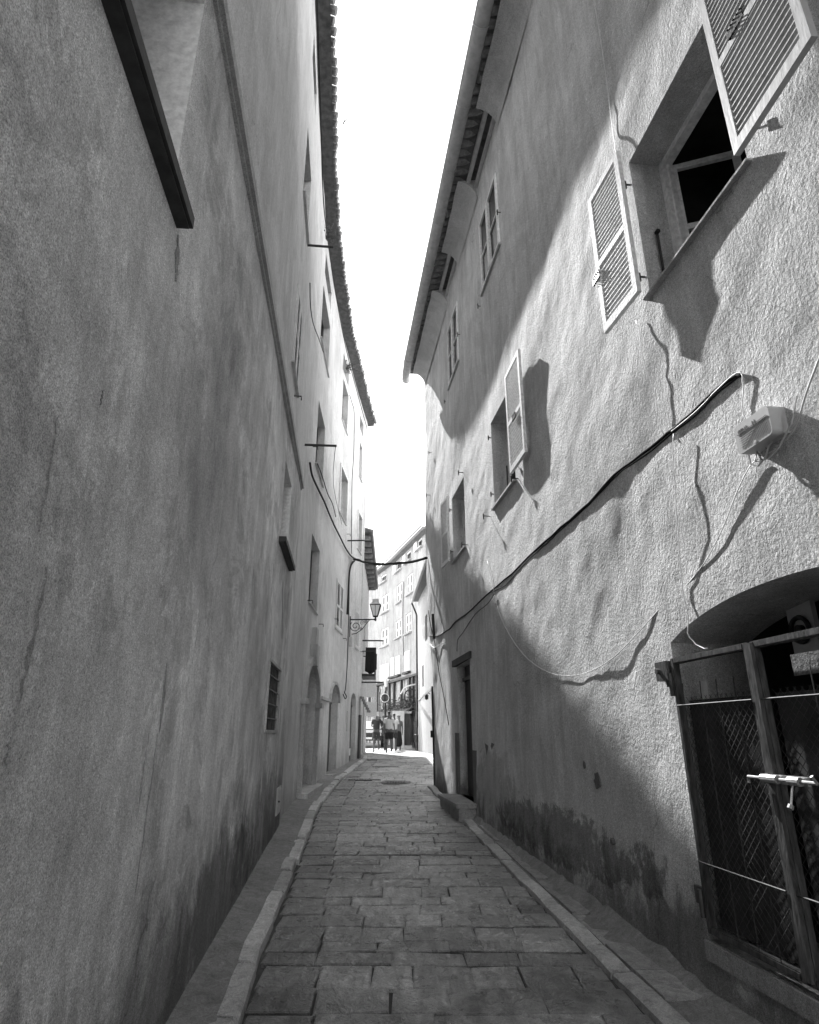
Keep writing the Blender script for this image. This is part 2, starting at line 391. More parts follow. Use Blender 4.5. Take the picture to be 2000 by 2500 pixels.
# ------------------------------------------------------------------ window pieces
def casement(face, parent, y0, y1, z0, z1, dp, mat='paint_white', rails=(.42,), mull=True, glassmat='glass', fw=.05):
    mb = MB(); a, b = -dp + .0, -dp + .05
    face.box(mb, y0, y0 + fw, z0, z1, a, b); face.box(mb, y1 - fw, y1, z0, z1, a, b)
    face.box(mb, y0 + fw, y1 - fw, z0, z0 + fw, a, b); face.box(mb, y0 + fw, y1 - fw, z1 - fw, z1, a, b)
    yc = (y0 + y1) / 2
    if mull: face.box(mb, yc - fw * .8, yc + fw * .8, z0 + fw, z1 - fw, a, b + .012)
    for r in rails:
        zc = z0 + (z1 - z0) * r
        face.box(mb, y0 + fw, yc - fw * .8, zc - .014, zc + .014, a, b - .01); face.box(mb, yc + fw * .8, y1 - fw, zc - .014, zc + .014, a, b - .01)
    w = mb.build('window', M[mat], parent)
    p = MB(); face.box(p, y0 + .01, y1 - .01, z0 + .01, z1 - .01, a - .02, a + .018); p.build('pane', M[glassmat], w)
    return w

def sill(face, parent, y0, y1, z, th=.035, pr=.06, mat='stone_trim', inn=.2):
    mb = MB(); face.box(mb, y0, y1, z - th, z, -inn, pr); return mb.build('sill', M[mat], parent)

def leaf(parent, o, h, n, w, ht, mat='paint_white', pitch=.043, th=.035, mid=.47, fw=.055, name='shutter', flip=1):
    """louvred shutter leaf: o = lower hinge corner, h = unit vector along width, n = unit outward"""
    mb = MB(); o = Vector(o); h = Vector(h).normalized(); n = Vector(n).normalized(); u = Vector((0, 0, 1))
    mb.ob(o, h * fw, n * th, u * ht); mb.ob(o + h * (w - fw), h * fw, n * th, u * ht)
    zs = [0, ht * mid - fw * .5, ht - fw]
    for z in zs: mb.ob(o + h * fw + u * z, h * (w - 2 * fw), n * th, u * (fw if z else fw * 1.3))
    for za, zb in ((fw * 1.3, zs[1]), (zs[1] + fw, zs[2])):
        k = int((zb - za) / pitch)
        for i in range(k):
            z = za + (i + .5) * (zb - za) / k - pitch * .4
            # slat: slopes down towards the outside
            if flip > 0: c = o + h * fw + u * z + n * (th * .92); mb.ob(c, h * (w - 2 * fw), -n * (th * .85) + u * (pitch * .62), u * .006)
            else: c = o + h * fw + u * z + n * (th * .08); mb.ob(c, h * (w - 2 * fw), n * (th * .85) + u * (pitch * .55), u * .009)
    return mb.build(name, M[mat], parent)

def stay(face, parent, y, z, L=.1, name='shutter_stay'):
    mb = MB(); face.tube(mb, [(y, z, -.02), (y, z, L)], .007, 6)
    mb.tube([face.P(y, z - .05, L), face.P(y, z + .035, L)], .009, 6); mb.tube([face.P(y - .02, z + .03, L + .004), face.P(y + .02, z + .03, L + .004)], .006, 5)
    return mb.build(name, M['iron'], parent)

# ================================================================== THE SETTING: ground, street, kerbs
def sheet(name, mat, xl, xr, ys, dz, kind='structure'):
    mb = MB()
    for a, b in zip(ys, ys[1:]):
        mb.add([(xl(a), a, g(a) + dz), (xr(a), a, g(a) + dz), (xr(b), b, g(b) + dz), (xl(b), b, g(b) + dz)], [(0, 1, 2, 3)])
    o = mb.build(name, mat); return tag(o, kind=kind)
sheet('ground', M['ground'], lambda y: -120, lambda y: 120, [-30, 0, 4, 9.7, 13.7, 19, 23, 31, 45, 70, 200, 600], -.06)
KLy = [-14, 3.9, 4.8, 6.1, 9.2, 12.8, 15.8, 19.2, 22.4, 24]; KLd = [.33, .33, .33, .36, .42, .42, .36, .30, .14, .05]
def kl(y): return FL.X(min(y, YE)) + float(np.interp(y, KLy, KLd))       # street side of the left kerb
KRy = [-14, 4.1, 5.2, 7.1, 9.9, 12.0, 13.7, 14.5]; KRd = [.44, .44, .40, .33, .20, .14, .07, .03]
def kr(y): return FR.X(y) - float(np.interp(y, KRy, KRd)) if y < 14.5 else FW.X(min(y, 33)) - .02
sheet('street_bed', M['joint'], lambda y: kl(y) - .1, lambda y: kr(y) + .1, list(np.arange(-14, 24.1, .5)), -.022)
# slabs
mb = MB(); y = -4.0; rr = random.Random(3)
while y < 48:
    if y > 22: xa0, xb0 = -3.4 - (y - 22) * .1, kr(min(y, 33))
    rh = rr.uniform(.18, .36) if y < 23 else rr.uniform(.35, .5)
    sk = rr.uniform(-.02, .02)
    yb = y + rh
    x0 = kl(y) + .01 if y <= 22 else -4.2; x1 = kr((y + yb) / 2) - .012 if y < 33 else 1.0 - (y - 33) * .3
    if y > 33 : x1 = FF.X(min(y, 53)) - .1
    x = x0; k = 0
    if y <= 22: gut = rr.uniform(.33, .37)
    while x < x1 - .02:
        if y <= 22 and k == 0: w = gut
        else: w = rr.choice([rr.uniform(.22, .36), rr.uniform(.32, .5), rr.uniform(.42, .64)])
        if x1 - (x + w) < .2: w = x1 - x
        j = .0035 + (.002 if k == 0 else 0)
        jit = lambda: rr.uniform(-.011, .011)
        dz = rr.uniform(-.005, .006); tilt = rr.uniform(-.006, .006)
        gd = lambda yy: g(yy)
        c = [(x + j + jit(), y + j + jit() + sk * (x - x0)), (x + w - j + jit(), y + j + jit() + sk * (x + w - x0)), (x + w - j + jit(), yb - j + jit() + sk * (x + w - x0)), (x + j + jit(), yb - j + jit() + sk * (x - x0))]
        tone = rr.uniform(.68, 1.25) * (.62 if (k == 0 and y < 22) else 1) * (rr.uniform(.8, 1) if k == 1 and y < 22 else 1)
        if rr.random() < .06: tone *= 1.25
        cx, cy = sum(p[0] for p in c) / 4, sum(p[1] for p in c) / 4
        bot = [(p[0], p[1], gd(p[1]) - .03) for p in c]
        mid = [(p[0], p[1], gd(p[1]) - .006 + dz + tilt * (p[0] - cx) * 3) for p in c]
        top = [(p[0] + (cx - p[0]) / max(abs(cx - p[0]), .01) * .012, p[1] + (cy - p[1]) / max(abs(cy - p[1]), .01) * .012, gd(p[1]) + dz + tilt * (p[0] - cx) * 3) for p in c]
        V = bot + mid + top
        F = [(8, 9, 10, 11)]
        for a in range(4): b2 = (a + 1) % 4; F += [(a, b2, 4 + b2, 4 + a), (4 + a, 4 + b2, 8 + b2, 8 + a)]
        mb.add(V, F, tone); x += w; k += 1
    y = yb
tag(mb.build('street', M['paving']), kind='structure')
# kerbs and pavements
def kerb(name, edge, wid, hgt, ya, yb, inner_sign, seed, mat):
    rr = random.Random(seed); mb = MB(); y = ya
    while y < yb:
        L = rr.uniform(.35, .95); b = min(y + L, yb); j = .008; hh = hgt + rr.uniform(-.012, .012); ww = wid + rr.uniform(-.012, .015); jx = rr.uniform(-.01, .01)
        n = 3; tone = rr.uniform(.75, 1.2)
        rows = []
        for q in range(n + 1):
            yy = y + j + (b - y - 2 * j) * q / n; e = edge(yy) + jx + rr.uniform(-.006, .006); G = g(yy); dip = .010 if q in (0, n) else 0
            rows.append([(e, yy, G - .03), (e + inner_sign * .004, yy, G + hh * .65 - dip), (e + inner_sign * .022, yy, G + hh - dip), (e + inner_sign * ww, yy, G + hh + .004 - dip), (e + inner_sign * (ww + .004), yy, G - .03)])
        V = [p for r in rows for p in r]; F = []
        for q in range(n):
            for k in range(4): F.append((q * 5 + k, q * 5 + k + 1, q * 5 + k + 6, q * 5 + k + 5))
        F += [(0, 1, 2, 3, 4), tuple(n * 5 + k for k in (4, 3, 2, 1, 0))]
        mb.add(V, F, tone); y = b
    return tag(mb.build(name, mat), kind='structure')
kerb('kerb', lambda y: kl(y), .12, .055, -4, 23, -1, 11, M['kerb'])
kerb('kerb', lambda y: kr(y), .12, .028, -4, 14.3, 1, 12, M['kerb'])
# left pavement in cement, right pavement in flagstones
mb = MB(); ys = list(np.arange(-4, 23, .25))
for a, b in zip(ys, ys[1:]):
    def row(q): return [(kl(q) - .10, q, g(q) + .045), (FL.X(min(q, YE)) - .12, q, g(q) + .085)]
    A, B = row(a), row(b); mb.add([A[0], A[1], B[1], B[0]], [(0, 1, 2, 3)])
tag(mb.build('pavement', M['cement']), kind='structure')
mb = MB(); y = -4; rr = random.Random(5)
while y < 13.4:
    L = rr.uniform(.3, .75); b = y + L; tone = rr.uniform(.6, 1.25); dz = rr.uniform(-.008, .012)
    w0 = kr(y) + .135; w1 = kr(b) + .135
    e0 = min(FR.X(y) - .05, w0 + rr.uniform(.2, .3)); e1 = min(FR.X(b) - .05, w1 + rr.uniform(.2, .3))
    if e0 > w0 + .03:
        p = [(w0 + .006, y + .006), (e0, y + .01), (e1, b - .006), (w1 + .006, b - .008)]
        top = [(q[0], q[1], g(q[1]) + .030 + dz) for q in p]; bot = [(q[0], q[1], g(q[1]) - .02) for q in p]
        mb.add(bot + top, [(4, 5, 6, 7), (0, 1, 5, 4), (1, 2, 6, 5), (2, 3, 7, 6), (3, 0, 4, 7)], tone)
    y = b
tag(mb.build('pavement', M['flag']), kind='structure')
mb = MB(); ys = list(np.arange(-4, 11.6, .12)); rr = random.Random(8)
prev = None
for q in ys:
    w = max(.02, min(.12, (FR.X(q) - kr(q)) * .3)); r = [(kr(q) + .10, q, g(q) + .012), (FR.X(q) - w, q, g(q) + .028 + rr.uniform(-.006, .01)), (FR.X(q) - w * .3, q, g(q) + .075 + rr.uniform(-.02, .02)), (FR.X(q) + .16, q, g(q) + .20)]
    if prev: mb.add(prev + r, [(0, 1, 5, 4), (1, 2, 6, 5), (2, 3, 7, 6)])
    prev = r
tag(mb.build('wall_foot_mortar', M['cement']), kind='structure')

# ================================================================== LEFT: low house in front
low = thing('low_house', 'low dark plastered house with thin coping and slate sills, nearest on the left', 'house', FL.P(3, 0))
ZC = 5.2
wL = [(.8, 2.07, 3.71, 4.97, None, .55), (6.95, 7.85, 3.65, 4.67, None, .40), (6.8, 8.05, 1.5, 2.26, None, .10)]
wall('wall', FL, -14, 9.2, -.6, ZC, (.07, .07), wL, M['left_low'], low, ((.012, 2.2, 2.6, 1), (.005, .6, .9, 2), (.0022, .18, .25, 3)), .3, rmat=M['paint_white'])
FL.rel = lambda y, z: sum(amp * 2 * float(vnoise(np.array(y / ly + 40), np.array(z / lz + 40 + .35 * y / lz), sd_)) for amp, ly, lz, sd_ in ((.012, 2.2, 2.6, 1), (.005, .6, .9, 2)))
mb = MB(); FL.box(mb, -14, 9.22, ZC, ZC + .09, -.2, .05); FL.box(mb, -14, 9.2, ZC - .035, ZC, -.2, .022); mb.build('coping', M['stone_trim'], low)
mb = MB(); FL.box(mb, 9.2, 9.235, 0, ZC - .04, -.1, .004); mb.build('end_joint', M['stain'], low)
for (a, b, z0, z1, _, dp) in wL[:2]:
    w = casement(FL, low, a, b, z0, z1, dp, 'paint_dim')
    mb = MB(); e, e2 = (.12, .12) if a < 2 else (.12, .36); FL.box(mb, a - e, b + e2, z0 - .062, z0 - .001, -.1, .07 if a < 2 else .085); FL.box(mb, a - e + .01, b + e2 - .01, z0 - .074, z0 - .063, -.1, .055); mb.build('sill', M['sill_dark'], w)
# barred window
a, b, z0, z1 = wL[2][:4]
mb = MB()
for (p, q, r_, s_) in ((a, a + .035, z0, z1), (b - .035, b, z0, z1), (a + .035, b - .035, z0, z0 + .03), (a + .035, b - .035, z1 - .03, z1)): FL.box(mb, p, q, r_, s_, -.06, .014)
w = mb.build('window', M['stone_trim'], low)
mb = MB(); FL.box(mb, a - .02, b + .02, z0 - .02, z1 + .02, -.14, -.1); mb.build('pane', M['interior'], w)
mb = MB()
for i in range(1, 9): yy = a + (b - a) * i / 9; FL.tube(mb, [(yy, z0, -.02), (yy, z1, -.02)], .009, 5)
for i in range(1, 5): zz = z0 + (z1 - z0) * i / 5; FL.tube(mb, [(a, zz, -.012), (b, zz, -.012)], .009, 5)
mb.build('window_bars', M['rust'], w)
mb = MB(); FL.box(mb, 8.5, 8.98, .52, .84, -.02, .02); FL.box(mb, 8.53, 8.95, .55, .81, .02, .026); o = mb.build('meter_cover', M['plastic'], low)
mb = MB(); FL.tube(mb, [(8.58, .68, .026), (8.58, .68, .045)], .012, 6); mb.build('latch', M['iron'], o)
def scratch(p, q_, w0, seed, name='scratch'):
    qr = random.Random(seed); a = FL.at(*p); b = FL.at(*q_); n = 12; up_, dn = [], []
    for i in range(n + 1):
        t = i / n; y_ = a[0] + (b[0] - a[0]) * t + qr.uniform(-.008, .008); z_ = a[1] + (b[1] - a[1]) * t; w_ = w0 * math.sin(math.pi * min(.97, max(.03, t))) * qr.uniform(.5, 1.2)
        o_ = FL.rel(y_, z_) + .004
        up_.append(FL.P(y_ + w_, z_, o_)); dn.append(FL.P(y_ - w_, z_, o_))
    mb = MB(); V = up_ + dn; V2 = [v - FL.n(3) * .01 for v in V]; m = n + 1
    F = [(i, i + 1, m + i + 1, m + i) for i in range(n)] + [(i, i + 1, 2 * m + i + 1, 2 * m + i) for i in range(n)] + [(m + i, m + i + 1, 3 * m + i + 1, 3 * m + i) for i in range(n)]
    mb.add(V + V2, F); mb.build(name, M['scratch'], low)
scratch((112, 1385), (38, 1730), .014, 1); scratch((138, 1010), (92, 1300), .003, 2); scratch((404, 1620), (385, 1790), .02, 3); scratch((382, 1790), (325, 2180), .007, 4); scratch((20, 1800), (5, 1880), .006, 5); scratch((434, 575), (428, 690), .03, 8); scratch((690, 1420), (688, 1560), .02, 9); scratch((250, 950), (240, 990), .003, 6); scratch((360, 1790), (330, 2000), .004, 7)

# ================================================================== LEFT: tall house behind and beyond
tall = thing('tall_house', 'tall pale plastered house on the left with tiled eave and arched doors', 'house', FL.P(14, .4))
HT = 12.8
holes = []
def ad(y0, y1, z0, z1, top=None, dp=.28): holes.append((y0, y1, z0, z1, top, dp)); return holes[-1]
WIN = [  # y0,y1,z0,z1,kind
    (7.0, 8.0, 9.05, 10.35, 'open'), (7.15, 8.0, 6.2, 7.5, 'shut'), (6.9, 7.9, 11.75, 12.3, 'attic'),
    (12.0, 13.35, 3.92, 5.34, 'dark'), (11.88, 13.22, 6.85, 8.36, 'dark'), (11.6, 13.2, 9.78, 11.2, 'dark'), (11.7, 13.1, 11.65, 12.2, 'attic'),
    (16.3, 17.4, 4.1, 5.44, 'shut'), (16.2, 17.4, 7.32, 8.72, 'white'), (16.05, 17.05, 10.12, 11.5, 'dark'), (15.9, 17.0, 11.75, 12.3, 'attic'),
    (19.85, 20.55, 4.05, 5.28, 'shut'), (19.8, 20.6, 7.3, 8.6, 'white'), (19.7, 20.3, 9.9, 11.2, 'dark'), (19.6, 20.4, 11.7, 12.2, 'attic')]
for (a, b, z0, z1, k) in WIN: ad(a, b, z0, z1, None, .1 if k == 'shut' else .26)
D1 = (12.0, 13.9, g(13) + .12, 2.83); D2 = (15.95, 17.25, g(16.5) + .06, 2.68); D3 = (19.45, 20.5, g(20) + .03, 2.66)
ad(D1[0], D1[1], D1[2], D1[3], arch(D1[0], D1[1], 2.1, .73), .38)
ad(D2[0], D2[1], D2[2], D2[3], arch(D2[0], D2[1], 2.25, .43), .25)
ad(D3[0], D3[1], D3[2], D3[3], arch(D3[0], D3[1], 2.3, .36), .2)
wall('wall', FL, -14, YE, -.3, HT, (.09, .09), holes + [(-13.99, 9.15, -.29, ZC - .1, None, 0)], M['left_tall'], tall,
     ((.018, 2.6, 3.5, 21), (.006, .7, 1.3, 22), (.002, .2, .3, 23)), .3, base=-.045)
for (a, b, z0, z1, k) in WIN:
    if k == 'shut':
        mb = MB(); FL.box(mb, a, a + .045, z0, z1, -.07, -.03); FL.box(mb, b - .045, b, z0, z1, -.07, -.03); FL.box(mb, a + .045, b - .045, z1 - .045, z1, -.07, -.03); FL.box(mb, a + .045, b - .045, z0, z0 + .045, -.07, -.03)
        w = mb.build('window', M['left_tall'], tall)
        wd = (b - a - .1) / 2
        n_ = FL.n((a + b) / 2); t_ = FL.P(b, 0) - FL.P(a, 0); t_.normalize()
        leaf(w, FL.P(a + .05, z0 + .03, -.06), t_, n_, wd, z1 - z0 - .06, 'paint_dim', .055, .04)
        leaf(w, FL.P(a + .05 + wd, z0 + .03, -.06), t_, n_, wd, z1 - z0 - .06, 'paint_dim', .055, .04)
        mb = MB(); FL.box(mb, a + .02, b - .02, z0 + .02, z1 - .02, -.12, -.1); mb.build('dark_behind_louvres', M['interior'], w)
        sill(FL, w, a - .05, b + .05, z0, .02, .0, 'left_tall', .08)
    elif k == 'attic':
        w = casement(FL, tall, a, b, z0, z1, .26, 'dark_wood', (), False)
    else:
        w = casement(FL, tall, a, b, z0, z1, .26, 'paint_white' if k == 'white' else 'paint_grey', (.33, .66))
        sill(FL, w, a - .03, b + .03, z0, .018, -.005, 'left_tall', .24)
        if k == 'white':
            mb = MB()
            for (p, q, r_, s_) in ((a - .06, a, z0, z1 + .06), (b, b + .06, z0, z1 + .06), (a, b, z1, z1 + .06)): FL.box(mb, p, q, r_, s_, -.04, -.012)
            mb.build('frame', M['paint_white'], w)
# small iron shutter hooks beside the windows
for (py_, pz_) in ((11.75, 3.9), (13.6, 3.75), (16.1, 4.3), (17.55, 4.0), (7.6, 5.95), (11.2, 6.9), (17.6, 7.1), (20.95, 4.05)):
    mb = MB(); FL.tube(mb, [(py_, pz_, -.03), (py_, pz_, .07), (py_, pz_ - .06, .075)], .009, 5); mb.build('shutter_hook', M['iron'], tall)
# doors
def archdoor(face, parent, D, zs, rise, dp, mat, planks=5):
    y0, y1, z0, z1 = D; top = arch(y0, y1, zs, rise)
    mb = MB(); n = 14; pts = [face.P(y0, z0, -dp - .03), face.P(y1, z0, -dp - .03)] + [face.P(y1 - (y1 - y0) * i / n, top(y1 - (y1 - y0) * i / n) if 0 < i < n else zs, -dp - .03) for i in range(n + 1)]
    mb.prism(pts, face.n((y0 + y1) / 2) * .045)
    d = mb.build('door', M[mat], parent)
    mb = MB()
    yc = (y0 + y1) / 2
    for (a, b) in ((y0 + .08, yc - .04), (yc + .04, y1 - .08)):
        for (c, e) in ((z0 + .15, z0 + .75), (z0 + .85, zs - .1)):
            face.box(mb, a, b, c, e, -dp + .015, -dp + .03)
    face.box(mb, yc - .02, yc + .02, z0, zs, -dp + .015, -dp + .04); face.box(mb, y0 + .02, y1 - .02, zs - .03, zs + .02, -dp + .015, -dp + .04)
    mb.build('door_panel', M[mat], d)
    mb = MB(); mb.tube([face.P(yc - .08, z0 + 1.0, -dp + .03), face.P(yc - .08, z0 + 1.0, -dp + .08)], .02, 8); mb.build('handle', M['iron'], d)
    return d
archdoor(FL, tall, D1, 2.1, .73, .38, 'dark_wood'); archdoor(FL, tall, D2, 2.25, .43, .25, 'paint_grey'); archdoor(FL, tall, D3, 2.3, .36, .2, 'paint_grey')
# stone surround of the first door
mb = MB(); top = arch(D1[0] - .11, D1[1] + .11, 2.1, .86); bot = arch(D1[0], D1[1], 2.1, .73); N_ = 18
for i in range(N_):
    a0 = math.pi * i / N_; a1 = math.pi * (i + 1) / N_; c = (D1[0] + D1[1]) / 2; w_ = (D1[1] - D1[0]) / 2
    P_ = lambda a, e: (c - math.cos(a) * (w_ + e), 2.1 + math.sin(a) * (.73 + e))
    q = [P_(a0, .0), P_(a1, .0), P_(a1, .14), P_(a0, .14)]
    mb.hexa([FL.P(y, z, -.06) for y, z in q] + [FL.P(y, z, .035) for y, z in q])
for (a, b) in ((D1[0] - .15, D1[0]), (D1[1], D1[1] + .15)):
    FL.box(mb, a, b, D1[2], 2.02, -.06, .03); FL.box(mb, a - .05, b + .04, 2.0, 2.1, -.06, .085)
q = [(12.8, 2.78), (13.1, 2.78), (13.2, 3.2), (12.7, 3.2)]
mb.hexa([FL.P(y, z, -.06) for y, z in q] + [FL.P(y, z, .09) for y, z in q]); FL.box(mb, 12.8, 13.12, 3.2, 3.55, -.06, .05)
mb.build('door_surround', M['stone_trim'], tall)
mb = MB()
for i in range(9):
    a0 = math.pi * i / 9; a1 = math.pi * (i + 1) / 9; c = (D2[0] + D2[1]) / 2; w_ = (D2[1] - D2[0]) / 2
    P_ = lambda a, e: (c - math.cos(a) * (w_ + e), 2.25 + math.sin(a) * (.43 + e))
    q = [P_(a0, .0), P_(a1, .0), P_(a1, .07), P_(a0, .07)]
    mb.hexa([FL.P(y, z, -.06) for y, z in q] + [FL.P(y, z, .012) for y, z in q])
mb.build('door_surround', M['stone_trim'], tall)
mb = MB(); FL.box(mb, 14.2, 15.7, 2.2, 2.26, -.05, .05); mb.build('string_moulding', M['stone_trim'], tall)
for (a, b, t_, pr) in ((11.8, 14.1, D1[2] - .002, .16), (15.8, 17.4, D2[2] - .002, .12), (19.35, 20.6, D3[2] - .002, .1)):
    mb = MB(); FL.box(mb, a, b, g(a) - .1, t_, -.35, pr); mb.build('door_step', M['stone_trim'], tall)
mb = MB(); FL.box(mb, 18.75, 19.02, 1.55, 2.1, -.05, .0); mb.build('wall_plaque', M['plastic'], tall)
mb = MB(); FL.box(mb, 19.75, 20.3, .85, 1.05, -.18, -.15); mb.build('door_vent', M['paint_white'], tall)
# slatted canopy and narrow door at the far end
mb = MB()
for i in range(6):
    o_ = .04 + i * .045; z_ = 2.62 - i * .085
    FL.box(mb, 20.95, 21.38, z_ - .07, z_, o_ - .03, o_ + .03)
mb.build('canopy', M['tile'], tall)
mb = MB(); FL.box(mb, 21.0, 21.34, g(21), 2.05, -.05, .01); mb.build('door', M['dark_wood'], tall)
# end wall, cornice, roof with tile ends
mb = MB(); e = FL.P(YE, 0); mb.box(e.x - 9, e.x - .05, YE - .3, YE, -.2, HT); mb.build('end_wall', M['left_tall'], tall)
mb = MB(); ys = list(np.arange(-14, YE + .2, .6)) + [YE + .2]
for a, b in zip(ys, ys[1:]):
    ya, yb = min(a, YE), min(b, YE)
    A = [FL.P(ya, HT + .0, .20), FL.P(ya, HT + .03, .20), FL.P(ya, HT + 2.2, -6), FL.P(ya, HT - .03, -.3)]
    B = [FL.P(yb, HT + .0, .20), FL.P(yb, HT + .03, .20), FL.P(yb, HT + 2.2, -6), FL.P(yb, HT - .03, -.3)]
    for P_ in (A, B):
        dy = (a if P_ is A else b) - (ya if P_ is A else yb)
        for v in P_: v.y += dy
    mb.hexa([A[0], B[0], B[3], A[3], A[1], B[1], B[2], A[2]])
roof = mb.build('roof', M['soffit'], tall)
mb = MB(); y = -3.0; rr = random.Random(2)
while y < YE + .12:
    yy = min(y, YE); e = .27 + rr.uniform(-.02, .025); n_ = FL.n(yy); P0 = FL.P(yy, HT + .075, e); P1 = FL.P(yy, HT + .42, -.8)
    P0.y += y - yy; P1.y += y - yy
    P0.z += rr.uniform(-.01, .015)
    mb.tube([P0, P1], [.07, .06], 8); y += .17
mb.build('eave_tile', M['tile'], roof)

# ================================================================== RIGHT: rough plastered house
rh = thing('plastered_house', 'rough plastered house on the right with louvred shutters, an arched cellar gate and a gutter', 'house', FR.P(7, .2))
HR = 10.72
A_ = (2.59, 3.71, 4.5, 5.80); B_ = (7.12, 8.16, 4.48, 5.81); C_ = (7.15, 8.26, 8.22, 9.63); Dd = (10.15, 11.2, 8.23, 9.63); E_ = (10.1, 11.2, 4.5, 5.78)
DR = (10.15, 11.4, .52, 2.62); G_ = (2.02, 4.10, .40, 2.24)
garch = arch(1.75, 4.35, 1.80, .43)
RH = [A_ + (None, .26), B_ + (None, .24), C_ + (None, .04), Dd + (None, .04), E_ + (None, .22), DR + (None, .22), G_ + (garch, .55)]
def sm(x): x = np.clip(x, 0, 1); return x * x * (3 - 2 * x)
def rshape(Y, Z): return -.15 * sm((5.5 - Z) / 4.0) * sm((Y - 9.5) / 4.0) + .02 * sm((1.0 - Z) / 1.0) * sm((9 - Y) / 3)
RREL = ((.020, 1.9, 1.9, 31), (.012, .78, .62, 32), (.0055, .30, .22, 33), (.0026, .13, .10, 34))
FR.rel = lambda y, z: sum(amp * 2 * float(vnoise(np.array(y / ly + 40), np.array(z / lz + 40 + .35 * y / lz), sd_)) for amp, ly, lz, sd_ in RREL) + float(rshape(np.array(y), np.array(z)))
wall('wall', FR, -14, 14.5, -.6, HR, (.045, .045), RH, M['right'], rh,
     RREL, .25, shape=rshape)
mb = MB(); mb.box(.62, 9, 14.2, 14.498, -.2, HR); mb.build('end_wall', M['right'], rh)
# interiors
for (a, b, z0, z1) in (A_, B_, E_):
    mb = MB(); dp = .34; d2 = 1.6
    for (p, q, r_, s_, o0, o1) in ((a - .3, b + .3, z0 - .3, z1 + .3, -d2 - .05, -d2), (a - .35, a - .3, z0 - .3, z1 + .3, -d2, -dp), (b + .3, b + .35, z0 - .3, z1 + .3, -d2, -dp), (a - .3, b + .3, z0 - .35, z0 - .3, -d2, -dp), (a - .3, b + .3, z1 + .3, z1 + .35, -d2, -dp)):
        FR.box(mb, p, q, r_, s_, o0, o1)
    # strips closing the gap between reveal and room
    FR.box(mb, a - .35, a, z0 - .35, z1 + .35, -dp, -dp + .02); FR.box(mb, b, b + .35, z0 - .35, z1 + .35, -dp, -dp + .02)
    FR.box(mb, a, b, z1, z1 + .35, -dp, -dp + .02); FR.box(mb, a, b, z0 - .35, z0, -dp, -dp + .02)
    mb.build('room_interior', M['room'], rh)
def openwin(W_, dp, nearleaf, farleaf):
    a, b, z0, z1 = W_
    mb = MB(); f = .055
    for (p, q, r_, s_) in ((a, a + f, z0, z1), (b - f, b, z0, z1), (a + f, b - f, z1 - f, z1), (a + f, b - f, z0, z0 + f)): FR.box(mb, p, q, r_, s_, -dp - .06, -dp + .01)
    for (p, q, r_, s_) in ((a + f, a + f + .02, z0 + f, z1 - f), (b - f - .02, b - f, z0 + f, z1 - f)): FR.box(mb, p, q, r_, s_, -dp - .06, -dp - .02)
    w = mb.build('window', M['paint_white'], rh)
    return w
# window A: big shutters folded back, casement swung inwards
wa = openwin(A_, .26, 0, 0)
for (yy, sg) in ((A_[0] + .06, -1), (A_[1] - .06, 1)):
    mb = MB(); wd = .5; n_ = FR.n(yy); t_ = FR.t(yy) * 1.0
    o_ = FR.P(yy, A_[2] + .06, -.3); h_ = (-n_ * .9 + t_ * (.42 * -sg)).normalized()
    perp = Vector((-h_.y, h_.x, 0)); u = Vector((0, 0, 1)); ht = A_[3] - A_[2] - .12
    mb.ob(o_, h_ * .05, perp * .03, u * ht); mb.ob(o_ + h_ * (wd - .05), h_ * .05, perp * .03, u * ht)
    for z in (0, ht * .45, ht - .05): mb.ob(o_ + h_ * .05 + u * z, h_ * (wd - .1), perp * .03, u * .05)
    c = mb.build('casement', M['paint_white'], wa)
sill(FR, wa, A_[0] - .03, A_[1] + .03, A_[2], .016, .04, 'stone_trim', .24)
mb = MB(); FR.tube(mb, [(A_[0] + .05, A_[2] + .2, -.12), (A_[1] - .05, A_[2] + .2, -.12)], .012, 6); mb.build('window_rail', M['iron'], wa)
mb = MB(); FR.tube(mb, [(A_[1] - .03, A_[2] + .18, -.12), (A_[1] - .03, A_[2] + .58, -.12)], .01, 6); FR.tube(mb, [(A_[1] - .02, A_[2] + .58, -.12), (A_[1] - .05, A_[2] + .58, -.12)], .018, 8); mb.build('shutter_catch', M['iron'], wa)
n_ = FR.n(4); t_ = FR.t(4)
def hinge_leaf(w, y, z0, ht, wd, ang, o0=.03, mat='paint_white', into=1, pitch=.043):
    """ang: degrees from flat on the wall; into=+1 leaf lies towards +y"""
    n_ = FR.n(y); t_ = FR.t(y)
    h = (t_ * into * math.cos(R(ang)) + n_ * math.sin(R(ang))).normalized()
    perp = (n_ * math.cos(R(ang)) - t_ * into * math.sin(R(ang))).normalized()
    return leaf(w, FR.P(y, z0, o0), h, perp, wd, ht, mat, pitch, flip=-1), h, perp
def hardware(w, y, z, into):
    mb = MB()
    FR.tube(mb, [(y, z, -.02), (y, z, .04)], .008, 6); mb.tube([FR.P(y, z - .04, .04), FR.P(y, z + .03, .04)], .010, 6)
    mb.build('hinge', M['iron'], w)
zA = A_[2] + .04; hA = A_[3] - A_[2] + .08
hinge_leaf(wa, A_[1] + .0, zA, hA, .52, 3, .06, 'paint_white', 1)
hinge_leaf(wa, A_[0] - .05, zA - .06, hA, .62, 3, .09, 'shutter_grey', -1)
for yy in (A_[0] - .03, A_[1] + .03):
    for zz in (A_[2] + .2, A_[3] - .2): hardware(wa, yy, zz, 1)
